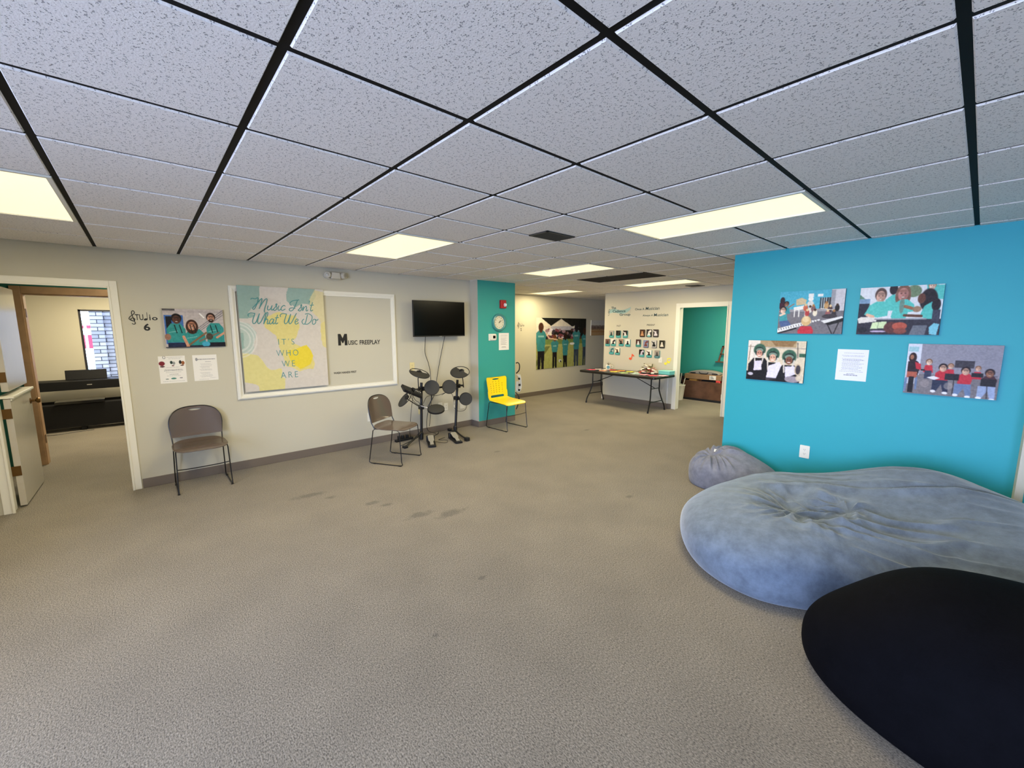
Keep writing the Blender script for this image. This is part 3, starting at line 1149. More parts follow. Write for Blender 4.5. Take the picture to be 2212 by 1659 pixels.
# STUDIO lettering made of musical signs
def studio_sign(num, sc, wall, u, z, label):
    mb = MB()
    w_ = .012
    # treble clef for the S
    clef = [(.018, -.004), (.006, .004), (.010, .018), (.026, .020), (.032, .006), (.024, -.010), (.014, -.006), (-.004, .010), (.002, .032), (.022, .052),
            (.034, .072), (.028, .092), (.018, .084), (.016, .060), (.026, .0), (.032, -.030), (.022, -.040), (.010, -.032)]
    stroke_into(mb, [(a * 1.15, b * 1.0) for a, b in clef], w_ * .55, k=4)
    text_into(mb, 'TU', .040, .0, .062, .058, bold=.012)
    disc_into(mb, .118, .008, .016, .010, rot=.35)
    stroke_into(mb, [(.131, .010), (.131, .078)], .004, smooth=False)
    text_into(mb, 'i', .146, .0, .010, .056, bold=.012)
    disc_into(mb, .188, .016, .022, .016, hole=.5)
    if num == '1':
        mb.prism([(.095, -.105), (.095, -.097), (.108, -.097), (.108, -.052), (.096, -.058), (.094, -.050), (.110, -.036), (.120, -.036), (.120, -.097), (.132, -.097), (.132, -.105)], -.0015, -.0009)
    else:
        text_into(mb, num, .095, -.105, .050, .072, bold=.03)
    mb.v = [(x * sc - .10 * sc, y, z_ * sc) for x, y, z_ in mb.v]
    o = mb.build('wall_lettering', M['black_ink'], smooth=False)
    hang(o, wall, u, z)
    return tag(o, label, 'lettering')
studio_sign('6', 1.0, 'L', .890, 1.715, 'black STUDIO 6 wall lettering with a treble clef S beside the dutch door')
studio_sign('1', 1.0, 'W', 7.40, 1.665, 'black STUDIO 1 wall lettering on the cream corridor wall past the teal column')

# the framed board: moulding, backing, the free panel inside, and the poster standing in front
fb = thing('display_frame', 'large white moulded frame on the grey wall holding a poster and a blank grey panel', 'frame', (LX, 2.605, 1.46), PI / 2)
FWD, FHT, fk = 1.965, 1.285, .062
mb = MB()
a, b = FWD / 2, FHT / 2
for k0, k1, dp in ((0, fk, .016), (.008, fk - .02, .024), (.014, .032, .030)):
    mb.prism([(-a + k0, b - k0), (a - k0, b - k0), (a - k1, b - k1), (-a + k1, b - k1)], -dp, 0)
    mb.prism([(-a + k0, -b + k0), (a - k0, -b + k0), (a - k1, -b + k1), (-a + k1, -b + k1)], -dp, 0)
    mb.prism([(-a + k0, b - k0), (-a + k1, b - k1), (-a + k1, -b + k1), (-a + k0, -b + k0)], -dp, 0)
    mb.prism([(a - k0, b - k0), (a - k1, b - k1), (a - k1, -b + k1), (a - k0, -b + k0)], -dp, 0)
mb.build('moulding', M['white_trim'], fb, smooth=False, bevel=.002)
MB().box((-a + fk, -.004, -b + fk), (a - fk, 0, b - fk)).build('panel', M['wall'], fb, smooth=False)
mb = MB()
mb.prism([(.172, -.052), (.172, .098), (.206, .098), (.231, .040), (.256, .098), (.290, .098), (.290, -.052), (.256, -.052), (.256, .018), (.236, -.022), (.226, -.022), (.206, .018), (.206, -.052)], -.008, -.004)
text_into(mb, 'USIC', .300, -.048, .125, .060, y=-.006, bold=.018)
mb.build('vinyl_lettering', M['black_ink'], fb, smooth=False)
mb = MB()
text_into(mb, 'FREEPLAY', .455, -.048, .290, .060, y=-.006, bold=.018)
mb.build('vinyl_lettering', M['black_ink'], fb, smooth=False)
mb = MB()
text_into(mb, 'WASH HANDS FIRST', .092, -.425, .300, .028, y=-.006, bold=.018)
mb.build('vinyl_lettering', M['black_ink'], fb, smooth=False)['label'] = 'small black Wash Hands First lettering'

p = Paint(150, 196, (206, 198, 188))
GR, GR2, YE, YE2 = (146, 172, 162), (180, 194, 184), (216, 202, 130), (226, 204, 62)
def blob(q, pts, col, al=1.0, n=9):
    nx, ny = (q.noise(n) - .5) * .10, (q.noise(n) - .5) * .08
    X, Y = q.X.copy(), q.Y.copy()
    q.X, q.Y = X + nx, Y + ny
    q.poly(pts, col, al)
    q.X, q.Y = X, Y
blob(p, [(-.1, -.1), (.28, -.1), (.26, .12), (.20, .26), (.1, .3), (-.1, .3)], GR)
blob(p, [(.1, .28), (.3, .1), (.45, .16), (.5, .28), (.3, .32)], (200, 190, 180), .8)
blob(p, [(.52, -.1), (.95, -.1), (.9, .06), (.8, .16), (.62, .2), (.54, .1)], GR)
blob(p, [(.85, .0), (1.1, .0), (1.1, .5), (.95, .52), (.9, .3), (.8, .2)], (214, 202, 150), .8)
blob(p, [(.3, .26), (.62, .26), (.68, .4), (.6, .54), (.75, .6), (.84, .68), (.78, .82), (.62, .84), (.5, .74), (.42, .6), (.38, .45), (.28, .36)], YE)
blob(p, [(.5, .6), (.78, .56), (.84, .66), (.78, .78), (.66, .82), (.55, .74)], YE2)
blob(p, [(.92, .38), (1.1, .34), (1.1, .62), (.96, .58)], YE, .8)
blob(p, [(-.1, .34), (.06, .36), (.14, .46), (.12, .6), (.06, .68), (.04, .76), (-.1, .8)], GR2)
blob(p, [(-.1, .46), (.03, .48), (.05, .58), (-.1, .62)], GR)
blob(p, [(-.1, .62), (.12, .66), (.32, .76), (.48, .86), (.46, 1.1), (.16, 1.1), (.16, .96), (.0, .88), (-.1, .86)], (214, 204, 138))
for rr in (.13, .17, .20):
    d = np.hypot((p.X + .03), (p.Y - .50) * 1.2)
    p.put(1 - np.abs(d - rr) / .012, (226, 222, 216), .7)
po = thing('poster', 'tall watercolour poster with script lettering propped in the left half of the white frame', 'poster', (LX + .034, 2.155, 1.508), PI / 2)
print_sheet('sheet', p.grain(3, 60).a, .915, 1.205, .008, M['black_plastic'], parent=po)
mb = MB()
def script_word(mb, strokes, x, z, sc, wd, slant=.18, y=-.0095):
    for s in strokes:
        stroke_into(mb, [(x + (a + b * slant) * sc, z + b * sc) for a, b in s], wd, y=y, k=5)
G = {
 'M': ([[(-.30, .92), (-.22, 1.02), (0, .98), (.18, 1.08), (.2, .6), (.06, .05), (-.06, .12), (.02, .3), (.3, .8), (.46, 1.04), (.46, .6), (.4, .1), (.44, .3), (.66, .9), (.82, 1.02), (.84, .7), (.78, .0), (.84, -.22)]], 1.0),
 'u': ([[(0, .42), (-.02, .12), (.08, .0), (.22, .14), (.28, .44), (.26, .1), (.34, .0), (.42, .12)]], .42),
 's': ([[(-.04, .02), (.10, .26), (.20, .52), (.16, .60), (.12, .50), (.24, .26), (.20, .04), (.08, -.02), (.02, .06)]], .34),
 'i': ([[(.02, .44), (.0, .1), (.1, .0), (.2, .12)], [(.08, .66), (.09, .69)]], .2),
 'c': ([[(.3, .38), (.2, .48), (.04, .3), (.04, .08), (.16, .0), (.34, .14)]], .34),
 'I': ([[(.02, .50), (-.10, .56), (-.14, .74), (.02, .92), (.30, 1.0), (.52, 1.04)], [(.40, 1.0), (.30, .50), (.20, .12), (.04, -.04), (-.10, .04), (-.08, .2), (.1, .26), (.34, .22)]], .60),
 'n': ([[(0, .44), (0, .0), (.08, .3), (.22, .46), (.28, .3), (.26, .08), (.34, .0), (.42, .12)]], .42),
 "'": ([[(.02, 1.0), (-.02, .82)]], .14),
 't': ([[(.12, .86), (.06, .2), (.12, .0), (.26, .12)], [(-.06, .56), (.26, .6)]], .28),
 'W': ([[(-.30, .66), (-.36, .84), (-.2, .98), (.06, .96), (.14, .9), (.06, .3), (.16, .02), (.34, .2), (.5, .96), (.44, .3), (.54, .02), (.7, .2), (.92, .9), (.98, 1.04)]], .95),
 'h': ([[(.0, .2), (.18, .7), (.2, 1.02), (.08, .96), (.0, .0), (.08, .32), (.22, .46), (.28, .3), (.26, .06), (.34, .0), (.42, .12)]], .44),
 'a': ([[(.3, .4), (.16, .48), (.02, .3), (.02, .06), (.12, .0), (.26, .2), (.32, .46), (.28, .1), (.36, .0), (.44, .12)]], .44),
 'e': ([[(.02, .18), (.2, .28), (.26, .42), (.14, .48), (.02, .3), (.06, .04), (.18, .0), (.34, .14)]], .34),
 'D': ([[(.0, .5), (-.14, .3), (-.06, .06), (.1, .0), (.2, .3), (.24, .94)], [(.02, .96), (.3, 1.02), (.66, .8), (.68, .36), (.42, .02), (.14, .0)]], .78),
 'o': ([[(.24, .46), (.08, .46), (.0, .24), (.08, .0), (.24, .02), (.32, .24), (.24, .46), (.4, .38), (.5, .5)]], .4),
 ' ': ([], .42)}
def script(mb, s, x0, z0, total, ht, wd):
    adv = sum(G[c][1] for c in s)
    sx = total / adv
    x = x0
    for c in s:
        for st in G[c][0]:
            stroke_into(mb, [(x + (a + b * .2) * sx, z0 + b * ht) for a, b in st], wd, y=-.0095, k=5)
        x += G[c][1] * sx
script(mb, "Music Isn't", -.315, .335, .64, .125, .009)
mb.build('script_line', M['teal_ink'], po, smooth=False)
mb = MB()
script(mb, "What We Do", -.345, .175, .70, .125, .009)
mb.build('script_line', M['teal_ink'], po, smooth=False)
for wd_, x_, z_, w_ in (("IT'S", -.085, -.070, .175), ("WHO", -.115, -.205, .240), ("WE", -.065, -.335, .145), ("ARE", -.085, -.470, .190)):
    mb = MB()
    text_into(mb, wd_, x_, z_, w_, .072, y=-.0095, bold=-.012, spacing=1.35)
    mb.build('printed_word', M['teal_ink'], po, smooth=False)

# emergency light above the frame
el = thing('emergency_light', 'white twin-head emergency light high on the grey wall above the frame', 'emergency light', (LX, 2.775, 2.292), PI / 2)
mb = MB()
mb.prism([(.135 * math.cos(t * PI / 12), .057 * math.sin(t * PI / 12)) for t in range(24)], -.018, 0)
mb.build('backplate', M['grey_plastic'], el, bevel=.006)
mb = MB()
mb.prism([(-.062, -.042), (.062, -.042), (.055, .045), (-.055, .045)], -.075, -.015)
mb.build('housing', M['grey_plastic'], el, bevel=.012)
for s in (-1, 1):
    mb = MB()
    mb.lathe([(0, -.045), (.032, -.042), (.040, -.01), (.040, .02), (.030, .030)], 20, mx=T3(s * .096, -.055, .006) @ Matrix.Rotation(s * .5, 4, 'Z') @ Matrix.Rotation(PI / 2, 4, 'X'))
    hd = mb.build('lamp_head', M['grey_plastic'], el)
    mb = MB()
    mb.lathe([(0, .034), (.020, .032), (.032, .026)], 20, mx=T3(s * .096, -.055, .006) @ Matrix.Rotation(s * .5, 4, 'Z') @ Matrix.Rotation(PI / 2, 4, 'X'))
    mb.build('lens', M['lens'], hd)

# television on its bracket, with two cables
tv = thing('television', 'black flat television mounted on the grey wall beside the teal column', 'television', (LX, 4.243, 1.768), PI / 2)
mb = MB()
mb.box((-.447, -.150, -.262), (.447, -.120, .262))
mb.build('bezel', M['black_plastic'], tv, smooth=False, bevel=.004)
MB().box((-.438, -.1512, -.246), (.438, -.1500, .254)).build('screen', M['tv'], tv, smooth=False)
MB().box((-.30, -.120, -.20), (.30, -.085, .14)).build('rear_housing', M['black_plastic'], tv, smooth=False, bevel=.01)
MB().box((-.12, -.085, -.1), (.12, 0, .1)).build('wall_bracket', M['black_metal'], tv, smooth=False)
MB().box((-.022, -.153, -.266), (.022, -.150, -.258)).build('sensor', M['steel'], tv, smooth=False)
for pts, lab in (([(LX + .09, 4.02, 1.52), (LX + .05, 4.03, 1.38), (LX + .03, 4.04, 1.25), (LX + .03, 4.09, 1.10), (LX + .035, 4.115, .95), (LX + .04, 4.12, .72), (LX + .05, 4.10, .40), (LX + .06, 4.06, .13)],
                  'dark cable hanging from the left half of the television down behind the drums'),
                 ([(LX + .09, 4.36, 1.52), (LX + .05, 4.34, 1.36), (LX + .03, 4.29, 1.12), (LX + .03, 4.24, .90), (LX + .035, 4.18, .62), (LX + .04, 4.08, .45), (LX + .05, 4.02, .2), (LX + .06, 4.04, .06), (LX + .1, 4.15, .012)],
                  'dark cable hanging from the right half of the television toward the floor')):
    tag(MB().tube(smooth_path(pts, 8), .0045, 6).build('cable', M['black_plastic']), lab, 'cable', 'television cables')

def wall_plate(wall, u, z, label, kind='outlet', m='white_plastic', w_=.072, h_=.116, off=0.0):
    t = thing('light_switch' if kind == 'switch' else 'wall_outlet', label, 'light switch' if kind == 'switch' else 'outlet')
    MB().prism(rrect(-w_ / 2, -h_ / 2, w_ / 2, h_ / 2, .006, 3), -.006, 0).build('cover_plate', M[m], t, smooth=False, bevel=.002)
    if kind == 'switch':
        MB().box((-.005, -.018, -.010), (.005, -.006, .012)).build('toggle', M[m], t, smooth=False, bevel=.002)
    elif kind == 'outlet':
        for s in (-1, 1):
            q = MB()
            q.prism([(.0165 * math.cos(a * PI / 8), .0135 * math.sin(a * PI / 8) + s * .020) for a in range(16)], -.0075, -.005)
            r_ = q.build('receptacle', M[m], t, smooth=False)
            q = MB()
            for dx in (-.006, .006):
                q.box((dx - .0012, -.0080, s * .020 - .002), (dx + .0012, -.0074, s * .020 + .007))
            q.box((-.002, -.0080, s * .020 - .010), (.002, -.0074, s * .020 - .006))
            q.build('slots', M['black_plastic'], r_, smooth=False)
    return hang(t, wall, u, z, off)
wall_plate('L', 3.830, 1.065, 'ivory wall plate above and behind the left drum cymbal', m='ivory_plastic', w_=.076, h_=.12)
wall_plate('L', 4.405, .385, 'white duplex outlet low on the wall between the two drum stand posts')
wall_plate('L', 4.300, .405, 'white wall plate partly behind the flat snare pad', kind='blank')
wall_plate('L', 4.585, .385, 'white wall plate just behind the right drum stand post', kind='blank', h_=.125)
wall_plate('L', 4.720, .370, 'wide white wall plate low beside the grey corner, behind the hanging drum pad', kind='blank', w_=.10)
wall_plate('L', 3.945, .385, 'ivory outlet low behind the left drum stand post', m='ivory_plastic')
wall_plate('L', 3.155, .400, 'white wall plate low behind the grey chair beside the drums', kind='blank', h_=.125)

# ================================================================== TEAL COLUMN
al = thing('fire_alarm', 'red fire alarm strobe high on the teal column above the clock', 'fire alarm')
MB().prism(rrect(-.058, -.068, .058, .068, .008, 3), -.045, 0).build('housing', M['red'], al, smooth=False, bevel=.006)
MB().lathe([(0, .032), (.018, .028), (.026, 0)], 16, mx=T3(.026, -.045, -.012) @ Matrix.Rotation(PI / 2, 4, 'X') @ Matrix.Scale(1.25, 4, (0, 1, 0))).build('strobe', mat('strobe_lens', (226, 226, 230), .1, .9), al)
hang(al, 'K', 5.419, 2.024)
ck = thing('wall_clock', 'round teal wall clock with a cream face on the teal column', 'clock')
R_ = .146
RX = Matrix.Rotation(PI / 2, 4, 'X')
MB().lathe([(R_, 0), (R_, .02), (R_ - .006, .034), (R_ - .022, .040), (R_ - .036, .030), (R_ - .038, .010)], 48, mx=RX, caps=False).build('rim', M['clock_rim'], ck)
q = MB()
q.lathe([(0, .017), (R_ - .037, .017), (R_ - .037, .010)], 48, mx=RX)
for i in range(12):
    a = PI / 2 - (i + 1) * PI / 6
    n = str(i + 1)
    s = .0115 if len(n) == 1 else .020
    text_into(q, n, .083 * math.cos(a) - s / 2, .083 * math.sin(a) - .009, s, .018, y=-.0182, bold=.02, mi=1)
q.build('dial', [mat('clock_dial', (222, 216, 190), .5), M['black_ink']], ck, smooth=False)
for ln, wd, hr, nm in ((.048, .008, 1.17, 'hour_hand'), (.074, .0055, 2.05, 'minute_hand')):
    a = PI / 2 - hr * PI / 6
    q = MB()
    q.prism([(-.012, -wd / 2), (ln, -wd / 4), (ln, wd / 4), (-.012, wd / 2)], -.024, -.0215, mx=Matrix.Rotation(-a, 4, 'Y'))
    q.build(nm, M['black_ink'], ck, smooth=False)
hang(ck, 'K', 5.340, 1.722)
th = thing('thermostat', 'white thermostat with a small dark screen on the teal column below the clock', 'thermostat')
MB().prism(rrect(-.076, -.056, .076, .056, .008, 3), -.008, 0).build('backplate', M['white_plastic'], th, smooth=False, bevel=.002)
MB().prism(rrect(-.042, -.044, .072, .046, .006, 3), -.028, -.006).build('body', M['white_plastic'], th, smooth=False, bevel=.004)
MB().box((.0, -.0292, -.02), (.052, -.028, .026)).build('screen', M['tv'], th, smooth=False)
hang(th, 'K', 5.200, 1.480)
nt_lines = [(.2, .8, .10, .012), (.15, .86, .16, .012), (.18, .8, .19, .012)] + [(.16 + .03 * (i % 3), .72 + .1 * math.sin(i * 1.7), .28 + .034 * i, .010) for i in range(13)] + [(.3, .66, .80, .016), (.26, .7, .84, .03)]
notice = doc(80, 104, nt_lines, ink=(110, 108, 112))
o = hang(print_sheet('paper_notice', notice, .222, .286, .0015, M['paper']), 'K', 5.457, 1.404)
tag(o, 'white printed notice taped to the teal column below the clock', 'notice')
cc = thing('hanging_cables', 'bundle of looped dark and pale cables hanging at the far edge of the teal column', 'cables', (-3.5, 5.714, 0))
q = MB()
q.tube(smooth_path([(.06, .01, 1.02), (.09, .03, 1.03), (.12, .04, .99), (.11, .04, .90), (.06, .02, .84)], 6), .010, 8)
q.build('cable', M['black_plastic'], cc)
q = MB()
q.tube(smooth_path([(.05, .01, .50), (.09, .03, .46), (.11, .04, .40), (.09, .03, .28), (.06, .02, .20)], 6), .010, 8)
q.build('cable', M['black_plastic'], cc)
q = MB()
for i in range(5):
    a = .05 + .012 * i
    q.tube(smooth_path([(a, .03 + .01 * i, .82), (a + .05, .05, .76), (a + .045, .05 + .005 * i, .62), (a + .03, .04, .52), (a - .01, .03, .55), (a + .01, .03, .70)], 5), .006, 6)
q.build('coil', M['grey_plastic'], cc)
for z in (.75, .64, .55):
    MB().box((.09, .03, z - .02), (.13, .07, z + .015)).build('plug', M['black_plastic'], cc, smooth=False, bevel=.005)

# ================================================================== CHAIRS
def chair_frame(t, hw, m=M['black_metal'], front=.225, rear=-.235, top_f=.19, top_r=-.17, hs=.432, bar=.255):
    r = .0058
    for s in (-1, 1):
        x = s * hw
        pts = [(x * .95, top_f - .03, hs), (x * .96, top_f, hs - .02), (x, front - .012, .06), (x, front, .018), (x, front - .03, r), (x, rear + .03, r), (x, rear, .02), (x, rear + .008, .06), (x * .96, top_r, hs - .02), (x * .95, top_r + .03, hs)]
        MB().tube(pts, r, 8, closed=True).build('leg', m, t)
        MB().box((x - .009, front - .05, 0), (x + .009, front - .02, .012)).build('glide', m, t, smooth=False)
        MB().box((x - .009, rear + .06, 0), (x + .009, rear + .09, .012)).build('glide', m, t, smooth=False)
    MB().tube(smooth_path([(-hw * .985, top_f + .018, bar), (-hw * .5, top_f + .0, bar - .012), (hw * .5, top_f + .0, bar - .012), (hw * .985, top_f + .018, bar)], 6), r * .9, 8).build('crossbar', m, t)

def grey_chair(label):
    t = thing('stacking_chair', label, 'chair', group='grey plastic stacking chairs')
    chair_frame(t, .222)
    # seat: faces +Y
    def seat(u, v):
        x, y = u, v
        z = .448 - .004 * (abs(x) / .22) ** 2 - .026 * max(0, (y - .10) / .13) ** 2 + .018 * max(0, (-y - .12) / .08) ** 2 - .010 * math.cos(y * 7)
        return (x, y, z), (0, 0, 1)
    ol = []
    for i in range(64):
        a = 2 * PI * i / 64
        c, s = math.cos(a), math.sin(a)
        ol.append((.230 * abs(c) ** .45 * (1 if c > 0 else -1), .015 + .215 * abs(s) ** .55 * (1 if s > 0 else -1)))
    q = MB()
    plate(q, ol, [], .035, seat, .007)
    q.build('seat', M['grey_shell'], t, angle=1.0)
    # back shell: dome outline with a grip slot
    def back(u, v):
        x = u
        bow = .045 * (1 - (x / .225) ** 2)
        y = -.170 - (v - .45) * .16 - bow * (.6 + .4 * (v - .5) / .3)
        return (x, y, v), Vector((0, 1, .15)).normalized()
    ol = [(-.218, .500), (.218, .500)]
    for i in range(0, 33):
        a = PI * i / 32
        c, s = math.cos(a), math.sin(a)
        ol.append((.225 * abs(c) ** .72 * (1 if c > 0 else -1), .615 + .185 * abs(s) ** .78))
    slot = [(.058 * math.cos(a * PI / 10), .772 + .014 * math.sin(a * PI / 10) * (1.0 if math.sin(a * PI / 10) < 0 else .5)) for a in range(20)]
    q = MB()
    plate(q, ol, [slot], .025, back, .008)
    q.build('backrest', M['grey_shell'], t, angle=1.0)
    P = []
    for (x, z) in [(.212, .432), (.216, .50)] + [(u * 1.012, v + .003) for u, v in ol[2:]] + [(-.216, .50), (-.212, .432)]:
        pt = back(x / 1.02, max(z, .44))[0]
        P.append((x, pt[1] - .004 if z > .47 else -.150, z))
    MB().tube(P, .0062, 8).build('back_frame', M['black_metal'], t)
    return t
ch1 = grey_chair('grey plastic chair against the wall below the white flyers')
ch1.location, ch1.rotation_euler = (-3.375, 1.218, 0), (0, 0, -PI / 2 + .01)
dup(ch1, (-2.787, 3.115, 0), math.atan2(.252, .412) - PI / 2, 'grey plastic chair angled out from the wall beside the drum kit')

def yellow_chair():
    t = thing('stacking_chair', 'bright yellow perforated plastic chair in front of the teal column', 'chair', group='yellow stacking chair')
    chair_frame(t, .225, front=.26, rear=-.255, top_f=.22, top_r=-.19)
    def seat(u, v):
        z = .450 - .035 * max(0, (v - .10) / .16) ** 2 + .03 * max(0, (-v - .10) / .1) ** 2
        return (u, v, z), (0, 0, 1)
    ol = rrect(-.225, -.20, .225, .245, .05, 6)
    q = MB()
    plate(q, ol, [], .035, seat, .012)
    q.build('seat', M['yellow_shell'], t, angle=1.0)
    def back(u, v):
        y = -.190 - (v - .44) * .14 - .035 * (1 - (u / .23) ** 2)
        return (u, y, v), Vector((0, 1, .2)).normalized()
    ol = [(-.19, .44), (.19, .44), (.215, .50), (.215, .585), (.205, .60), (.222, .79), (.215, .815), (.19, .822), (0, .815), (-.19, .822), (-.215, .815), (-.222, .79), (-.205, .60), (-.215, .585), (-.215, .50)]
    holes = [[(.078 * math.cos(a * PI / 8), .782 + .012 * math.sin(a * PI / 8)) for a in range(16)]]
    holes.append(rrect(-.15, .480, .15, .520, .018, 4))
    for i in range(5):
        for j in range(6):
            if j == 5 and i in (0, 4):
                continue
            x, z = (i - 2) * .062 * (1 + .05 * j / 5), .565 + j * .035
            holes.append(rrect(x - .0075, z - .0075, x + .0075, z + .0075, .003, 1))
    q = MB()
    plate(q, ol, holes, .03, back, .011)
    q.build('backrest', M['yellow_shell'], t, angle=1.0)
    return t
yc = yellow_chair()
yc.location, yc.rotation_euler = (-3.150, 5.255, 0), (0, 0, -PI / 2 + .05)

# ================================================================== ELECTRONIC DRUM KIT
dk = thing('electronic_drum_kit', 'black electronic drum kit on a two-post stand below the television', 'drum kit', (-3.35, 4.1, 0))
def W(x, y, z):                      # world -> kit coordinates
    return (x + 3.35, y - 4.1, z)
def at_n(c, n, spin=0):
    return T3(*W(*c)) @ Vector(n).normalized().to_track_quat('Z', 'Y').to_matrix().to_4x4() @ Matrix.Rotation(spin, 4, 'Z')
BMt = M['black_metal']
MB().tube([W(-3.35, 3.785, .03), W(-3.35, 3.81, .855)], .019, 14).build('post', BMt, dk)
MB().tube([W(-3.35, 4.375, .03), W(-3.35, 4.432, .845)], .019, 14).build('post', BMt, dk)
MB().tube([W(-3.33, 3.72, .768), W(-3.33, 4.52, .752)], .015, 12).build('crossbar', BMt, dk)
def clamp(c, sx=.035, sy=.03, sz=.03):
    q = MB()
    x, y, z = W(*c)
    q.box((x - sx, y - sy, z - sz), (x + sx, y + sy, z + sz))
    q.tube([(x + sx, y, z), (x + sx + .03, y, z)], .012, 8)
    return q.build('clamp', M['black_plastic'], dk, smooth=False, bevel=.006)
clamp((-3.34, 3.805, .768))
clamp((-3.34, 4.43, .752))
clamp((-3.34, 4.40, .565))
clamp((-3.34, 3.79, .50))
def leg_tube(pts, nm='leg'):
    MB().tube(smooth_path([W(*p_) for p_ in pts], 5), .014, 10).build(nm, BMt, dk)
leg_tube([(-3.35, 4.375, .10), (-3.30, 4.365, .05), (-3.10, 4.32, .028), (-2.92, 4.28, .026)])
leg_tube([(-3.35, 4.375, .06), (-3.42, 4.39, .03), (-3.56, 4.42, .018)])
leg_tube([(-3.35, 3.785, .14), (-3.30, 3.70, .10), (-3.24, 3.56, .05), (-3.18, 3.45, .016)])
leg_tube([(-3.35, 3.785, .06), (-3.45, 3.83, .03), (-3.56, 3.87, .018)])
for c in ((-2.90, 4.275, .03), (-3.17, 3.43, .016), (-3.57, 4.42, .02), (-3.57, 3.88, .02)):
    x, y, z = W(*c)
    MB().box((x - .035, y - .03, 0), (x + .035, y + .03, z * 2 if z < .03 else .055)).build('rubber_foot', M['black_plastic'], dk, smooth=False, bevel=.008)
for pz in ((-3.35, 3.785), (-3.35, 4.375)):
    x, y, _ = W(pz[0], pz[1], 0)
    MB().lathe([(.026, .02), (.030, .05), (.030, .12), (.022, .13)], 16, mx=T3(x, y, 0)).build('base_collar', M['black_plastic'], dk)
def pad(c, n, r, th=.028):
    mx = at_n(c, n)
    q = MB()
    q.lathe([(r * .82, -th), (r, -th * .7), (r, 0), (r * .97, .004), (r * .93, .002)], 36, mx=mx)
    rm = q.build('drum_pad', M['rim'], dk)
    q = MB()
    q.lathe([(0, .003), (r * .90, .003), (r * .94, 0)], 36, mx=mx)
    q.build('playing_surface', M['rubber'], rm)
pad((-3.20, 3.892, .792), (.86, -.42, .34), .108)
pad((-3.20, 4.185, .776), (.86, -.42, .34), .104)
pad((-3.22, 4.492, .555), (.90, -.40, .05), .100)
pad((-3.14, 3.915, .492), (.30, -.16, .95), .122, .036)
def cymbal(c, n, spin, r=.140):
    mx = at_n(c, n, spin)
    q = MB()
    q.tube([(r * math.cos(2 * PI * i / 40), r * math.sin(2 * PI * i / 40), 0) for i in range(40)], .0055, 6, closed=True, mx=mx)
    rm = q.build('cymbal_pad', M['rim'], dk)
    # rubber covers the front two thirds; the rear is an open crescent
    q = MB()
    top, bot = [], []
    for i in range(33):
        a = PI + PI * .12 - (PI * 1.24) * i / 32 * -1 - PI * .24
        a = -PI * 1.10 + (PI * 1.20) * i / 32
        top.append((r * .98 * math.cos(a), r * .98 * math.sin(a), .004))
    poly = top
    n0 = len(poly)
    cen = (0, 0, .014)
    q.add(poly + [cen], [(i, (i + 1), n0) for i in range(n0 - 1)] + [(n0 - 1, 0, n0)], mx=mx)
    q.add([(a[0], a[1], -.003) for a in poly] + [(0, 0, -.003)], [(i + 1, i, n0) for i in range(n0 - 1)] + [(0, n0 - 1, n0)], mx=mx)
    q.build('playing_surface', M['rubber'], rm)
    q = MB()
    q.lathe([(.042, -.01), (.042, .010), (.030, .020), (.010, .024), (.010, .034), (0, .036)], 20, mx=mx @ T3(0, r * .22, 0))
    q.build('bell', M['black_plastic'], rm)
cymbal((-3.20, 3.703, 1.008), (.40, .10, .90), -.6)
cymbal((-3.20, 4.378, .978), (.42, -.34, .90), -.75)
cymbal((-3.16, 3.452, .682), (-.10, -.74, .67), -.6, .125)
MB().tube([W(-3.26, 3.715, .70), W(-3.26, 3.71, .93), W(-3.20, 3.703, 1.0)], .007, 8).build('cymbal_arm', BMt, dk)
MB().tube([W(-3.27, 3.715, .73), W(-3.30, 3.78, .77)], .012, 8).build('cymbal_arm', BMt, dk)
MB().tube([W(-3.30, 4.49, .75), W(-3.27, 4.49, .73), W(-3.24, 4.455, .86), W(-3.20, 4.40, .97)], .007, 8).build('cymbal_arm', BMt, dk)
MB().tube([W(-3.33, 3.77, .53), W(-3.24, 3.68, .55), W(-3.18, 3.50, .67)], .007, 8).build('cymbal_arm', BMt, dk)
MB().tube([W(-3.33, 3.76, .53), W(-3.25, 3.83, .50), W(-3.18, 3.88, .475)], .012, 8).build('pad_arm', M['steel'], dk)
MB().tube([W(-3.34, 4.40, .565), W(-3.26, 4.45, .56)], .014, 8).build('pad_arm', BMt, dk)
q = MB()
q.box((-.075, -.15, -.022), (.075, .15, .022))
q.prism([(-.07, .022), (.07, .022), (.05, .045), (-.05, .045)], .00, .13)
md = q.build('sound_module', M['black_plastic'], dk, smooth=False, bevel=.01)
md.matrix_local = T3(*W(-3.22, 3.585, .765)) @ Matrix.Rotation(-.45, 4, 'X') @ Matrix.Rotation(.45, 4, 'Y')
q = MB()
for i in range(4):
    q.tube([(.03, .03 + .025 * i, .045), (.03, .03 + .025 * i, .052)], .007, 8)
q.build('knob', M['grey_plastic'], md)
def wire(pts, r=.0035):
    return MB().tube(smooth_path([W(*p_) for p_ in pts], 6), r, 6).build('cable', M['black_plastic'], dk)
wire([(-3.25, 3.60, .73), (-3.30, 3.68, .62), (-3.33, 3.76, .56), (-3.34, 3.79, .40), (-3.36, 3.80, .15)])
wire([(-3.25, 3.56, .73), (-3.30, 3.66, .60), (-3.33, 3.74, .54)])
wire([(-3.27, 3.63, .73), (-3.32, 3.64, .60), (-3.35, 3.62, .35), (-3.38, 3.62, .12), (-3.4, 3.66, .012)])
wire([(-3.24, 3.90, .70), (-3.26, 3.92, .62), (-3.28, 3.86, .50)], .005)
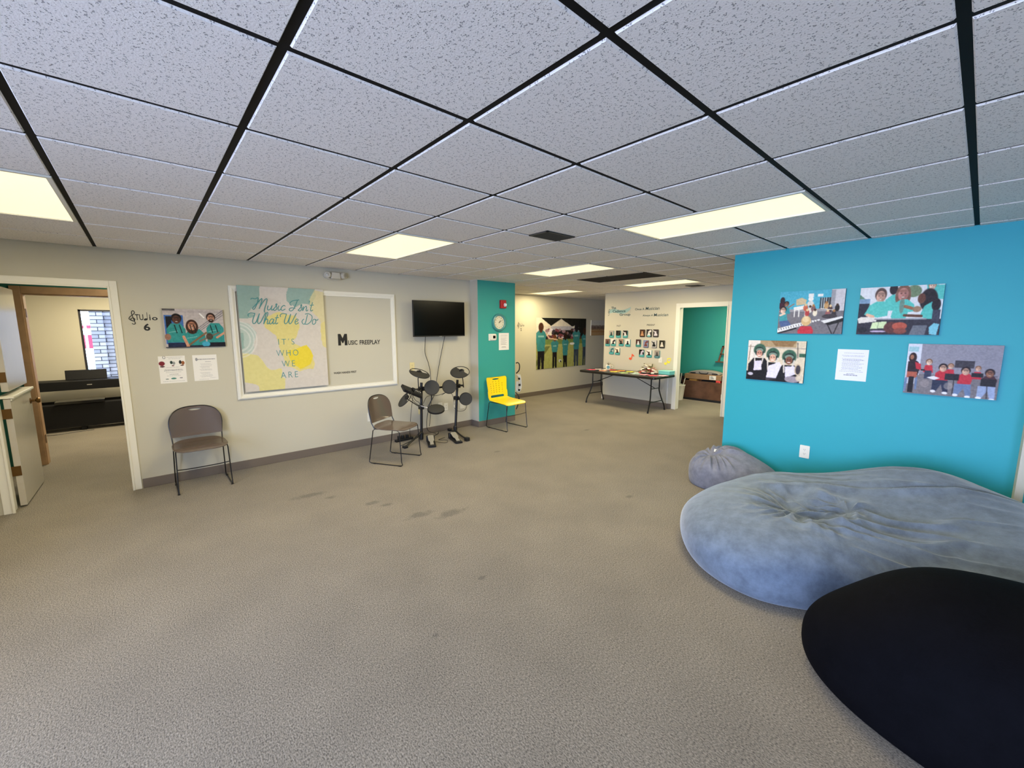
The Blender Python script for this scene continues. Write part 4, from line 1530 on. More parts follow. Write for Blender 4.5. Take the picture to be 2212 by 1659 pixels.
wire([(-3.33, 3.82, .55), (-3.38, 3.92, .64), (-3.40, 4.10, .63), (-3.38, 4.25, .66), (-3.36, 4.34, .62), (-3.40, 4.40, .45)])
wire([(-3.26, 4.20, .70), (-3.34, 4.14, .64)])
wire([(-3.24, 4.54, .50), (-3.34, 4.56, .36), (-3.44, 4.50, .33), (-3.5, 4.46, .38)])
wire([(-3.12, 3.86, .02), (-3.0, 3.98, .010), (-3.1, 4.06, .010), (-3.2, 3.98, .01), (-3.25, 4.12, .010)])

def pedal(c, ang, label):
    t = thing('drum_pedal', label, 'pedal', (c[0], c[1], 0), ang, 'drum pedals')     # toe toward local -X, heel at origin
    MB().prism([(-.30, 0), (.02, 0), (.02, .018), (-.30, .035)], -.055, .055).build('base', M['black_plastic'], t, smooth=False, bevel=.006)
    q = MB()
    out = [(0, -.026), (0, .026), (-.10, .024), (-.13, .040), (-.25, .042), (-.27, .030), (-.27, -.030), (-.25, -.042), (-.13, -.040), (-.10, -.024)]
    vs = [(x, y, .030 - x * .26) for x, y in out] + [(x, y, .022 - x * .26) for x, y in out]
    n = len(out)
    q.add(vs, [tuple(range(n)), tuple(range(2 * n - 1, n - 1, -1))] + [(i, i + n, (i + 1) % n + n, (i + 1) % n) for i in range(n)])
    q.build('footboard', M['steel'], t, smooth=False, bevel=.002)
    MB().box((-.015, -.045, .015), (.045, .045, .034)).build('heel_plate', M['black_plastic'], t, smooth=False, bevel=.008)
    MB().box((-.33, -.06, 0), (-.26, .06, .085)).build('sensor_housing', M['black_plastic'], t, smooth=False, bevel=.012)
    return t
pedal((-2.965, 3.735), -.45, 'silver and black drum pedal beside the left drum stand post')
pedal((-2.885, 4.12), -.28, 'silver and black drum pedal at the foot of the right drum stand post')
tag(MB().tube(smooth_path([(-3.40, 4.02, .012), (-3.46, 4.08, .012), (-3.5, 4.16, .015), (-3.55, 4.19, .03)], 5), .005, 6).build('cable', M['black_plastic']),
    'loose cable end with a plug lying against the baseboard behind the drums', 'cable')
pw = thing('power_strip', 'black power strip with plugs on the carpet behind the drums by the baseboard', 'power strip', (-3.53, 3.60, 0), .05)
MB().box((-.03, -.14, 0), (.03, .14, .035)).build('body', M['black_plastic'], pw, smooth=False, bevel=.006)
for y in (-.08, -.02, .05):
    MB().box((-.022, y - .02, .035), (.022, y + .02, .085)).build('plug', M['black_plastic'], pw, smooth=False, bevel=.008)

# ================================================================== CORRIDOR WALL
def crowd_poster():
    p = Paint(130, 90, (158, 160, 92))
    p.rect(0, 0, 1, .42, (26, 26, 24))
    p.noise_ = None
    p.poly([(-.1, .36), (-.1, -.1), (.06, -.02), (.30, .18), (.30, .36)], (226, 214, 196)).rect(0, .17, .28, .30, (210, 200, 190), .6)
    p.poly([(.28, .16), (.47, .02), (.68, .16), (.68, .20), (.28, .20)], (222, 214, 200)).rect(.28, .17, .74, .24, (180, 178, 190))
    p.poly([(.68, .2), (.78, .12), (.84, .2)], (220, 214, 200))
    for i in range(60):
        x, y = .12 + .75 * RNG.random(), .24 + .18 * RNG.random()
        c = [(60, 50, 60), (150, 120, 130), (220, 210, 220), (90, 60, 50), (30, 30, 40), (120, 60, 70)][int(RNG.random() * 6)]
        p.ell(x, y, .018 + .02 * RNG.random(), .03, c)
    p.rect(0, .42, 1, .52, (92, 120, 60), .7)
    p.poly([(.18, .56), (.26, .56), (-.05, 1.02), (-.12, 1.02)], (70, 78, 40), .6)
    T1, DK = (56, 128, 132), (22, 20, 26)
    for cx, top, w_, waist, hr, sk in ((.09, .25, .105, .64, .085, (70, 40, 26)), (.35, .44, .075, .68, .06, (110, 66, 34)), (.56, .42, .07, .76, .06, (40, 24, 18)), (.79, .25, .085, .64, .08, (30, 26, 30)), (.97, .32, .07, .60, .07, (60, 36, 26))):
        p.poly([(cx - w_ * .6, waist - .04), (cx + w_ * .6, waist - .04), (cx + w_ * .55, 1.0), (cx + w_ * .12, 1.0), (cx, waist + .1), (cx - w_ * .12, 1.0), (cx - w_ * .55, 1.0)], DK if cx < .7 else (60, 70, 84))
        p.poly([(cx - w_, top + .06), (cx - w_ * .4, top), (cx + w_ * .4, top), (cx + w_, top + .06), (cx + w_ * .8, top + .16), (cx + w_ * .65, waist), (cx - w_ * .65, waist), (cx - w_ * .8, top + .16)], T1)
        p.rect(cx - w_ * .5, top + .10, cx + w_ * .5, top + .125, (200, 220, 216), .5)
        p.ell(cx, top - hr * .8, hr * .55, hr, sk)
        p.ell(cx, top - hr * .1, hr * .35, hr * .6, sk)
    p.line(.18, .30, .24, .40, .022, (226, 190, 160)).line(.24, .40, .40, .43, .02, (226, 190, 160)).line(.42, .40, .50, .42, .02, (220, 180, 150))
    p.ell(.46, .86, .03, .03, (210, 210, 210)).ell(.47, .87, .015, .02, (20, 20, 20)).ell(.70, .52, .05, .025, (230, 228, 224))
    return p.grain(7).a
o = hang(print_sheet('banner_poster', crowd_poster(), 1.875, 1.237, .006, M['paper']), 'W', 8.832, 1.25, .004)
tag(o, 'large unframed photo banner of children in teal shirts seen from behind on the corridor wall', 'poster')
p = Paint(60, 42, (190, 182, 170))
p.rect(0, .5, 1, 1, (170, 140, 100)).rect(0, 0, 1, .3, (196, 194, 188))
for i in range(16):
    x = i / 16
    p.ell(x + .03, .48, .03, .12 + .05 * RNG.random(), (110, 92, 84)).ell(x + .03, .36, .018, .035, (80, 62, 54))
p.rect(0, .68, 1, .78, (150, 100, 60), .5)
o = hang(print_sheet('photo_canvas', p.grain(6).a, .64, .41, .02, M['paper']), 'W', 10.30, 1.625)
tag(o, 'pale photo canvas of a group outdoors, partly hidden by the far wall corner', 'picture')

# ================================================================== FAR WALL
def lettering(label, fn, u, z, mats, wall='F'):
    mb = MB()
    fn(mb)
    o = hang(mb.build('wall_lettering', mats, smooth=False), wall, u, z)
    return tag(o, label, 'lettering')
def f_logo(mb):
    band = smooth_path([(-.27, .045), (-.15, .060), (.0, .030), (.12, .035), (.28, .085)], 6)
    low_ = smooth_path([(.24, .01), (.12, -.045), (.0, -.045), (-.15, -.02), (-.27, -.035)], 6)
    mb.add([(a, -.0008, b) for a, b in band + low_], [tuple(range(len(band) + len(low_)))], 1)
    for k in range(5):
        stroke_into(mb, [(a, b - .018 * k * .9) for a, b in ((-.27, .045), (-.15, .060), (.0, .030), (.12, .035), (.28, .085 - .01 * k))], .0025, y=-.0012, k=4)
    stroke_into(mb, [(-.275, .0), (-.295, .03), (-.27, .06), (-.262, .03), (-.285, -.03), (-.305, -.005), (-.285, .008), (-.275, -.06), (-.290, -.085), (-.300, -.07)], .007, y=-.0016, k=4)
    text_into(mb, 'The', -.225, .055, .125, .056, y=-.002, bold=.025)
    text_into(mb, 'Cadence', -.185, -.020, .330, .060, y=-.002, bold=.025)
    text_into(mb, 'Group', -.005, -.108, .275, .068, y=-.002, bold=.025)
lettering('The Cadence Group logo lettering with a pale teal staff swoosh on the far wall', f_logo, -3.405, 1.985, [M['logo_ink'], M['band_ink']])
def f_once(mb):
    text_into(mb, 'Once A', -.26, -.018, .22, .048, bold=.015)
    text_into(mb, 'Musician', -.015, -.020, .315, .064, bold=.008, shear=.12)
lettering('dark teal Once A Musician wall lettering, upper line beside the logo', f_once, -2.765, 2.015, [M['logo_ink']])
def f_always(mb):
    text_into(mb, 'Always A', -.28, -.024, .235, .050, bold=.012, shear=.2)
    text_into(mb, 'Musician', -.020, -.018, .315, .060, bold=.008, shear=.12)
lettering('dark teal Always A Musician wall lettering, lower line above the cards', f_always, -2.565, 1.880, [M['logo_ink']])
lettering('small PAST heading above the left cluster of cards', lambda mb: text_into(mb, 'PAST', -.052, -.018, .104, .036, bold=.005), -3.418, 1.672, [M['black_ink']])
lettering('small PRESENT heading above the right cluster of cards', lambda mb: text_into(mb, 'PRESENT', -.092, -.019, .184, .038, bold=.005), -2.640, 1.688, [M['black_ink']])

CARDS = [(-3.599, 1.490, 'grey photo of two people', (170, 160, 150), (30, 60, 60), 1, 'PAST top row, first card'),
 (-3.417, 1.492, 'dark photo', (16, 18, 16), (50, 48, 44), 1, 'PAST top row, middle card'),
 (-3.240, 1.492, 'dark photo with a white figure', (30, 22, 22), (226, 220, 214), 1, 'PAST top row, last card'),
 (-3.695, 1.300, 'brown photo', (110, 80, 70), (50, 40, 40), 1, 'PAST middle row, first card'),
 (-3.542, 1.304, 'white photo with dark corner', (226, 222, 212), (40, 34, 34), 1, 'PAST middle row, second card'),
 (-3.338, 1.309, 'photo of a dark coat', (160, 130, 110), (20, 20, 24), 1, 'PAST middle row, third card'),
 (-3.170, 1.304, 'white photo with black silhouette', (228, 226, 218), (26, 26, 28), 1, 'PAST middle row, fourth card'),
 (-3.586, 1.118, 'pale teal photo', (170, 180, 170), (60, 110, 116), 1, 'PAST bottom row, first card'),
 (-3.427, 1.113, 'white photo with small brown figure', (230, 220, 196), (60, 40, 34), 1, 'PAST bottom row, second card'),
 (-2.826, 1.517, 'brown warm photo', (70, 44, 30), (190, 140, 100), 0, 'PRESENT top row, first card'),
 (-2.670, 1.520, 'black and white portrait with pale cap', (50, 44, 44), (220, 214, 208), 2, 'PRESENT top row, middle card'),
 (-2.519, 1.520, 'black and white photo', (60, 52, 50), (214, 206, 210), 0, 'PRESENT top row, last card'),
 (-2.911, 1.307, 'photo with white shape on brown', (70, 44, 40), (220, 218, 216), 3, 'PRESENT middle row, first card'),
 (-2.734, 1.297, 'blue and red crowd photo', (130, 140, 170), (120, 66, 60), 0, 'PRESENT middle row, second card'),
 (-2.547, 1.298, 'grey and black photo', (190, 186, 180), (20, 24, 26), 4, 'PRESENT middle row, third card'),
 (-2.370, 1.299, 'dark olive photo with white streak', (40, 38, 30), (214, 206, 190), 0, 'PRESENT middle row, fourth card'),
 (-2.824, 1.095, 'black photo with pale figure', (16, 12, 16), (196, 186, 200), 1, 'PRESENT bottom row, first card'),
 (-2.649, 1.094, 'white photo with dark side', (226, 222, 212), (50, 36, 32), 1, 'PRESENT bottom row, middle card'),
 (-2.467, 1.092, 'grey group photo', (150, 140, 130), (70, 66, 62), 5, 'PRESENT bottom row, card nearest the light switch')]
for i, (u, z, what, bgc, fg, st, where) in enumerate(CARDS):
    q = Paint(26, 35, bgc)
    q.ell(.5, .38, .16, .14, fg).poly([(.2, .85), (.3, .52), (.7, .5), (.85, .85)], fg)
    if i % 3 == 1:
        q.ell(.75, .25, .2, .16, fg, .5)
    if i % 3 == 2:
        q.line(.1, .2, .8, .7, .1, fg)
    if st in (1, 3, 5):
        q.poly([(0, .70), (.5, .76), (1, .68), (1, 1.1), (0, 1.1)], [0, (52, 150, 146), 0, (30, 120, 104), 0, (60, 100, 110)][st])
        q.rect(.2, .84, .8, .90, (180, 214, 208), .5)
    if st == 2:
        q.ell(.5, .92, .3, .14, (120, 190, 186))
    tt = thing('photo_card', '%s %s, %s' % ('small rounded', what, where), 'photo card', (u, FY, z), 0, 'photo cards under the PAST and PRESENT headings')
    MB().prism(rrect(-.056, -.081, .064, .077, .016, 4), -.012, 0).build('block', M['teal_ink'] if st in (1, 3, 5) else M['rubber'], tt, smooth=False, bevel=.002)
    s = print_sheet('print', q.grain(4).a, .114, .150, .0012, M['paper'], parent=tt)
    s.location = (-.002, -.012, .003)

q = MB()
q.prism([(-.030 + .034 * math.cos(a * PI / 9) - .006 * math.sin(a * PI / 9), -.038 + .026 * math.sin(a * PI / 9)) for a in range(18)], -.006, 0)
q.prism([(-.010, -.035), (.006, -.035), (.022, .030), (.060, .012), (.066, .026), (.022, .064), (.004, .070)], -.0065, -.0005)
tag(hang(q.build('music_note_cutout', M['orange'], smooth=False), 'F', -3.065, 1.003), 'orange quaver cutout on the far wall above the table', 'wall decoration')
q = MB()
q.prism([(-.050 + .03 * math.cos(a * PI / 9), -.045 + .026 * math.sin(a * PI / 9)) for a in range(18)], -.004, 0)
q.prism([(-.03, -.05), (-.015, -.05), (.0, .05), (.055, .055), (.05, .01), (.065, .01), (.062, .072), (-.012, .068)], -.0045, 0)
q.prism([(.02 + .028 * math.cos(a * PI / 9), -.012 + .024 * math.sin(a * PI / 9)) for a in range(18)], -.004, 0)
tag(hang(q.build('music_note_cutout', M['yellow_paper'], smooth=False), 'F', -2.228, .955), 'yellow beamed note cutout between the light switch and the storage doorway', 'wall decoration')
wall_plate('F', -2.392, .975, 'white light switch on the far wall under the last photo card', kind='switch', w_=.078, h_=.112)
wall_plate('F', -2.34, .36, 'grey outlet on the far wall under the table', m='grey_plastic')
cv = MB()
cv.box((-.012, -.02, 0), (.012, 0, .62))
tag(cv.build('cable_raceway', M['white_plastic'], smooth=False, loc=(-2.20, FY, .10)), 'vertical white cable raceway on the far wall under the table end', 'cable cover')

# ================================================================== FOLDING TABLE AND WHAT STANDS ON IT
TZ = .715
tb = thing('folding_table', 'long black folding table against the far wall under the photo cards', 'table', (-2.93, 8.315, 0), math.radians(-2.2))
q = MB()
out = rrect(-.93, -.37, .93, .37, .05, 5)
n = len(out)
q.add([(x, y, TZ - .045) for x, y in out] + [(x, y, TZ) for x, y in out],
      [tuple(range(n - 1, -1, -1)), tuple(range(n, 2 * n))] + [(i, (i + 1) % n, (i + 1) % n + n, i + n) for i in range(n)])
q.build('tabletop', mat('table_black_plastic', (26, 24, 24), .35, .5), tb, smooth=False, bevel=.012)
for s in (-1, 1):
    X = s * .765
    xt = s * .72
    for e in (-1, 1):
        MB().tube(smooth_path([(xt, e * .145, TZ - .045), (xt, e * .145, .48), (xt, e * .150, .40), (X - s * .02, e * .20, .24), (X, e * .27, .10), (X, e * .295, .0)], 5), .0125, 10).build('leg', M['black_metal'], tb)
        MB().tube([(X, e * .290, .045), (X, e * .296, 0)], .017, 10).build('rubber_foot', M['black_plastic'], tb)
    MB().tube([(X - s * .01, -.22, .20), (X - s * .01, .22, .20)], .009, 8).tube([(xt, -.148, .455), (xt, .148, .455)], .009, 8).build('leg_stretcher', M['black_metal'], tb)
    MB().tube([(xt, 0, .455), (s * .20, 0, TZ - .05)], .008, 8).build('folding_brace', M['black_metal'], tb)

pot = thing('planter', 'small white pot with a round teal emblem and a spiky plant, standing on the table', 'plant pot', (-3.54, 8.60, TZ), .55)
MB().lathe([(0, 0), (.052, 0), (.060, .02), (.062, .07), (.054, .098), (.048, .098), (.046, .085), (0, .085)], 24).build('pot', M['white_plastic'], pot)
q = MB()
q.tube([(0, -.060, .05), (0, -.066, .05)], .034, 24)
q.build('emblem', mat('emblem_teal', (80, 140, 150), .5), pot)
MB().tube(smooth_path([(.06, 0, .085), (.095, 0, .075), (.10, 0, .045), (.06, 0, .025)], 5), .007, 8).build('handle', M['white_plastic'], pot)
q = MB()
for i in range(9):
    a = i * 2.4
    r_ = .015 + .045 * (i % 3) / 2
    b = Vector((r_ * math.cos(a), r_ * math.sin(a), .13 + .05 * RNG.random()))
    q.add([(-.006, -.006, .085), (.006, -.006, .085), (0, .007, .085), tuple(b)], [(0, 1, 3), (1, 2, 3), (2, 0, 3)])
q.build('leaves', mat('succulent', (64, 56, 50), .6), pot)

sw = thing('candy_heap', 'heap of red and white wrapped packets beside the teal box on the table', 'packets', (-2.51, 8.51, TZ + .012))
def packet(x, y, z, ang, tilt, m, nm='packet'):
    q = MB()
    W_, L_ = .030, .052
    vs, fs = [], []
    for j in range(7):
        for i in range(7):
            u, v = i / 3 - 1, j / 3 - 1
            hh = .012 * (1 - u ** 4) * (1 - abs(v) ** 3)
            vs.append((u * W_ * (1 + .08 * abs(v)), v * L_, hh))
    for j in range(6):
        for i in range(6):
            fs.append((j * 7 + i, j * 7 + i + 1, (j + 1) * 7 + i + 1, (j + 1) * 7 + i))
    k = len(vs)
    vs += [(a, b, -c) for a, b, c in vs]
    fs += [tuple(k + i for i in reversed(f)) for f in fs]
    q.add(vs, fs, mx=T3(x, y, z) @ Matrix.Rotation(ang, 4, 'Z') @ Matrix.Rotation(tilt, 4, 'X'))
    return q.build(nm, m, sw)
PK = [mat('wrapper_white', (228, 220, 206), .4), mat('wrapper_red', (176, 66, 60), .4), mat('wrapper_olive', (104, 98, 60), .5), mat('wrapper_pink', (226, 160, 150), .4)]
for lay in range(6):
    nlay = [11, 10, 8, 6, 4, 2][lay]
    for i in range(nlay):
        a = 2 * PI * i / nlay + lay * .7
        rr = (.140 - .019 * lay)
        packet(rr * math.cos(a) * 1.15, rr * math.sin(a) * .85, .014 + .026 * lay, a + PI / 2 + .5 * math.sin(i * 3), .35 * math.sin(i * 2 + lay), PK[(i * 7 + lay) % 4 if (i + lay) % 5 else 0])
for s in (-1, 1):
    MB().tube([(s * .085, 0, .13), (s * .095, 0, .185)], [.016, .008], 8).build('wrapper_end', PK[2], sw)
tbx = thing('card_box', 'teal cardboard box at the right end of the black table', 'box', (-2.155, 8.60, TZ + .001), -.12)
q = MB()
q.box((-.125, -.085, 0), (.125, .085, .062))
q.build('tray', M['teal_box'], tbx, smooth=False, bevel=.002)
MB().box((-.129, -.089, .058), (.129, .089, .074)).build('lid', mat('teal_card_light', (140, 214, 206), .7), tbx, smooth=False, bevel=.003)
PAPERS = [(-3.72, 8.22, (222, 92, 118), 'pink', 'nearest the corridor end of the table'), (-3.66, 8.42, (230, 214, 210), 'white', 'at the back beside the pink one'),
          (-3.50, 8.47, (236, 226, 214), 'cream', 'just in front of the white pot'), (-3.40, 8.22, (240, 170, 140), 'peach', 'at the front edge of the table'),
          (-3.38, 8.50, (236, 92, 78), 'red-orange', 'behind the peach one'), (-3.13, 8.24, (246, 206, 76), 'golden yellow', 'at the front edge of the table'),
          (-3.15, 8.50, (240, 150, 60), 'orange', 'behind the golden yellow one'), (-2.90, 8.48, (226, 226, 86), 'lemon', 'at the middle of the table'),
          (-2.86, 8.18, (190, 220, 150), 'pale green', 'at the front edge of the table'), (-2.70, 8.46, (226, 236, 226), 'off-white', 'beside the heap of packets'),
          (-2.62, 8.22, (196, 222, 216), 'pale blue', 'at the front edge of the table'), (-2.42, 8.22, (238, 150, 170), 'rose', 'in front of the heap of packets'),
          (-2.22, 8.20, (232, 84, 100), 'coral', 'at the front edge near the teal box'), (-2.08, 8.32, (240, 180, 196), 'blush', 'at the end of the table before the teal box')]
for i, (x, y, c, nm, wh) in enumerate(PAPERS):
    q = MB()
    k = 24
    pts = []
    for j in range(k):
        a = 2 * PI * j / k
        rr = .088 * (1 + .28 * math.cos(5 * a + i))
        pts.append((rr * math.cos(a), rr * math.sin(a)))
    q.add([(a, b, 0) for a, b in pts] + [(a, b, .002) for a, b in pts], [tuple(range(k - 1, -1, -1)), tuple(range(k, 2 * k))] + [(j, (j + 1) % k, (j + 1) % k + k, j + k) for j in range(k)])
    o = q.build('paper_cutout', mat('paper_' + nm.replace(' ', '_').replace('-', '_'), c, .85, .2), smooth=False, loc=(x, y, TZ + .0005), rz=i * .8)
    tag(o, '%s scalloped paper cutout lying %s' % (nm, wh), 'paper cutout', 'coloured paper cutouts on the black table')

# ================================================================== STORAGE ROOM
chest = thing('storage_bin', 'scuffed brown open-topped bin filled with odds and ends in the storage room', 'bin', (-1.95, 10.40, 0), .0)
X0, X1, Y0, Y1, Z1 = -.62, .62, -.27, .27, .44
q = MB()
q.box((X0, Y0, 0), (X1, Y0 + .02, Z1)).box((X0, Y1 - .02, 0), (X1, Y1, Z1)).box((X0, Y0, 0), (X0 + .02, Y1, Z1)).box((X1 - .02, Y0, 0), (X1, Y1, Z1)).box((X0, Y0, 0), (X1, Y1, .02))
q.build('body', M['brown_chest'], chest, smooth=False, bevel=.004)
MB().box((X0 - .004, Y0 - .006, 0), (X1 + .004, Y0, .05)).build('plinth', M['black_plastic'], chest, smooth=False)
MB().box((.26, Y0 - .008, .08), (.285, Y0 - .004, .20)).build('tape_strip', M['white_plastic'], chest, smooth=False)
for (x, y, sx, sy, z, c, nm, lb) in ((-.42, -.12, .09, .06, .41, (210, 150, 70), 'folded_cloth', 'tan folded cloth showing over the rim of the brown bin'),
                                 (-.08, -.08, .16, .07, .40, (18, 18, 22), 'black_bag', 'black bag showing over the rim of the brown bin'),
                                 (.14, -.14, .05, .05, .42, (206, 62, 60), 'toy_block', 'red block showing over the rim of the brown bin'),
                                 (.36, -.12, .09, .06, .42, (226, 150, 120), 'paper_packet', 'orange and white packet showing over the rim of the brown bin')):
    q = MB()
    q.box((-sx, -sy, -.2), (sx, sy, .06))
    o = q.build(nm, mat('mat_' + nm, c, .8), bevel=.02, loc=(-1.95 + x, 10.40 + y, z))
    tag(o, lb, nm.split('_')[-1])
cbx = thing('cardboard_box', 'long flat cardboard box with a white label resting on top of the brown bin', 'box', (-2.14, 10.37, .475), .03)
MB().box((-.42, -.16, 0), (.42, .16, .11)).build('carton', M['cardboard'], cbx, smooth=False, bevel=.004)
q = MB()
q.box((.14, -.162, .012), (.28, -.160, .10))
lab = q.build('shipping_label', M['paper'], cbx, smooth=False)
q = MB()
for i in range(4):
    q.box((.16, -.1635, .03 + .016 * i), (.24 - .01 * i, -.162, .036 + .016 * i))
q.build('print_lines', M['black_ink'], lab, smooth=False)
MB().box((.40, -.163, 0), (.425, .163, .112)).build('tape', M['black_plastic'], cbx, smooth=False)
gc = thing('soft_case', 'grey soft instrument case lying on the cardboard box', 'case', (-2.15, 10.38, .587), .03)
q = MB()
pr = []
for i in range(24):
    a = PI * i / 23
    pr.append((-.34 * math.cos(a), .085 * math.sin(a) ** .7))
q.prism([(x, z) for x, z in pr], -.12, .12)
q.build('shell', mat('case_grey', (140, 134, 126), .7), gc, bevel=.02)
MB().tube(smooth_path([(-.10, -.125, .05), (-.06, -.135, .02), (.06, -.135, .02), (.10, -.125, .05)], 5), .009, 8).build('handle', M['black_plastic'], gc)
MB().box((-.30, -.128, .012), (-.18, -.118, .035)).box((.18, -.128, .012), (.30, -.118, .035)).build('zip_flap', M['black_plastic'], gc, smooth=False, bevel=.004)
wb = thing('waste_bin', 'white waste bin holding loose sticks just inside the storage doorway', 'bin', (-2.58, 9.95, 0))
MB().lathe([(0, 0), (.12, 0), (.155, .32), (.162, .33), (.162, .345), (.150, .345), (.145, .33), (.112, .02), (0, .02)], 28).build('body', M['white_plastic'], wb)
for i in range(5):
    a = i * 1.3
    o = MB().tube([(.05 * math.cos(a), .05 * math.sin(a), .03), (.15 * math.cos(a + .4), .13 * math.sin(a + .4), .50 + .03 * i)], .008, 8).build('drumstick', M['black_plastic'] if i % 2 else M['white_plastic'], loc=(-2.58, 9.95, 0))
    tag(o, 'thin stick leaning in the white waste bin in the storage room', 'stick', 'sticks in the white waste bin')
dkbx = thing('dark_crate', 'dark crate on the floor behind the white waste bin in the storage room', 'crate', (-2.86, 10.50, 0))
MB().box((-.22, -.22, 0), (.22, .22, .50)).build('body', mat('dark_maroon', (52, 34, 34), .8), dkbx, smooth=False, bevel=.008)
MB().box((-.23, -.23, .49), (.23, .23, .52)).build('lid', M['black_plastic'], dkbx, smooth=False, bevel=.006)
ms = thing('wooden_music_stand', 'brown wooden music stand leaning near the teal back wall of the storage room', 'music stand', (-1.85, 10.745, 0))
q = MB()
fr = [((-.20, -.012, .86), (-.165, .012, 1.22)), ((.165, -.012, .86), (.20, .012, 1.22)), ((-.20, -.012, 1.19), (.20, .012, 1.22)), ((-.20, -.012, 1.02), (.20, .012, 1.045))]
for b in fr:
    q.box(*b)
q.v = [(x + (z - .86) * .22, y, z) for x, y, z in q.v]
q.build('desk_frame', M['wood'], ms, smooth=False, bevel=.003)
MB().box((-.25, -.035, .84), (.22, .015, .862)).build('ledge', M['wood'], ms, smooth=False, bevel=.003)
MB().tube([(.0, .02, .86), (.0, .02, .05)], .016, 10).build('pole', M['wood'], ms)
for i in range(3):
    a = i * 2 * PI / 3 + .5
    MB().tube([(0, .02, .12), (.16 * math.cos(a), .005 + .02 * math.sin(a), .012)], .012, 8).build('leg', M['wood'], ms)

# ================================================================== STUDIO 6
pn = thing('digital_piano', 'black digital piano against the cream wall of the studio under the window', 'piano', (-8.02, -0.02, 0), PI / 2)
# local: keyboard side faces -Y (toward the doorway)
MB().box((-.68, -.19, .63), (.68, .20, .775)).build('keyboard_case', M['black_matte'], pn, smooth=False, bevel=.008)
for s in (-1, 1):
    MB().box((s * .655 - .022, -.16, .02), (s * .655 + .022, .20, .64)).build('side_panel', M['black_matte'], pn, smooth=False, bevel=.004)
    MB().box((s * .655 - .022, -.20, 0), (s * .655 + .022, .20, .035)).build('foot', M['black_matte'], pn, smooth=False, bevel=.004)
MB().box((-.64, .15, .06), (.64, .17, .42)).build('modesty_panel', M['black_matte'], pn, smooth=False)
q = MB()
q.box((-.26, .0, 0), (.24, .012, .165))
o = q.build('music_rest', M['black_matte'], pn, smooth=False, bevel=.006)
o.location, o.rotation_euler = (.13, .06, .775), (-.25, 0, 0)
MB().box((.13, -.192, .70), (.19, -.189, .712)).build('badge', M['steel'], pn, smooth=False)
MB().tube([(.56, -.19, .665), (.56, -.215, .665)], .010, 10).build('knob', M['black_plastic'], pn)
bn = thing('piano_bench', 'black storage bench with a glossy top in front of the digital piano', 'bench', (-7.66, 0.03, 0), PI / 2)
MB().box((-.28, -.15, .44), (.28, .15, .485)).build('seat', mat('bench_gloss', (14, 14, 16), .12, .6), bn, smooth=False, bevel=.006)
MB().box((-.62, -.10, .06), (.62, .10, .43)).build('body', M['black_matte'], bn, smooth=False, bevel=.004)
for x in (-.55, 0, .55):
    MB().box((x - .03, -.09, 0), (x + .03, .09, .06)).build('leg', M['black_matte'], bn, smooth=False)
tag(MB().tube(smooth_path([(-7.5, -.45, .008), (-7.35, -.30, .008), (-7.42, -.05, .008), (-7.45, .15, .008)], 6), .004, 6).build('cable', M['black_plastic']), 'thin black cable on the carpet in front of the piano bench', 'cable')

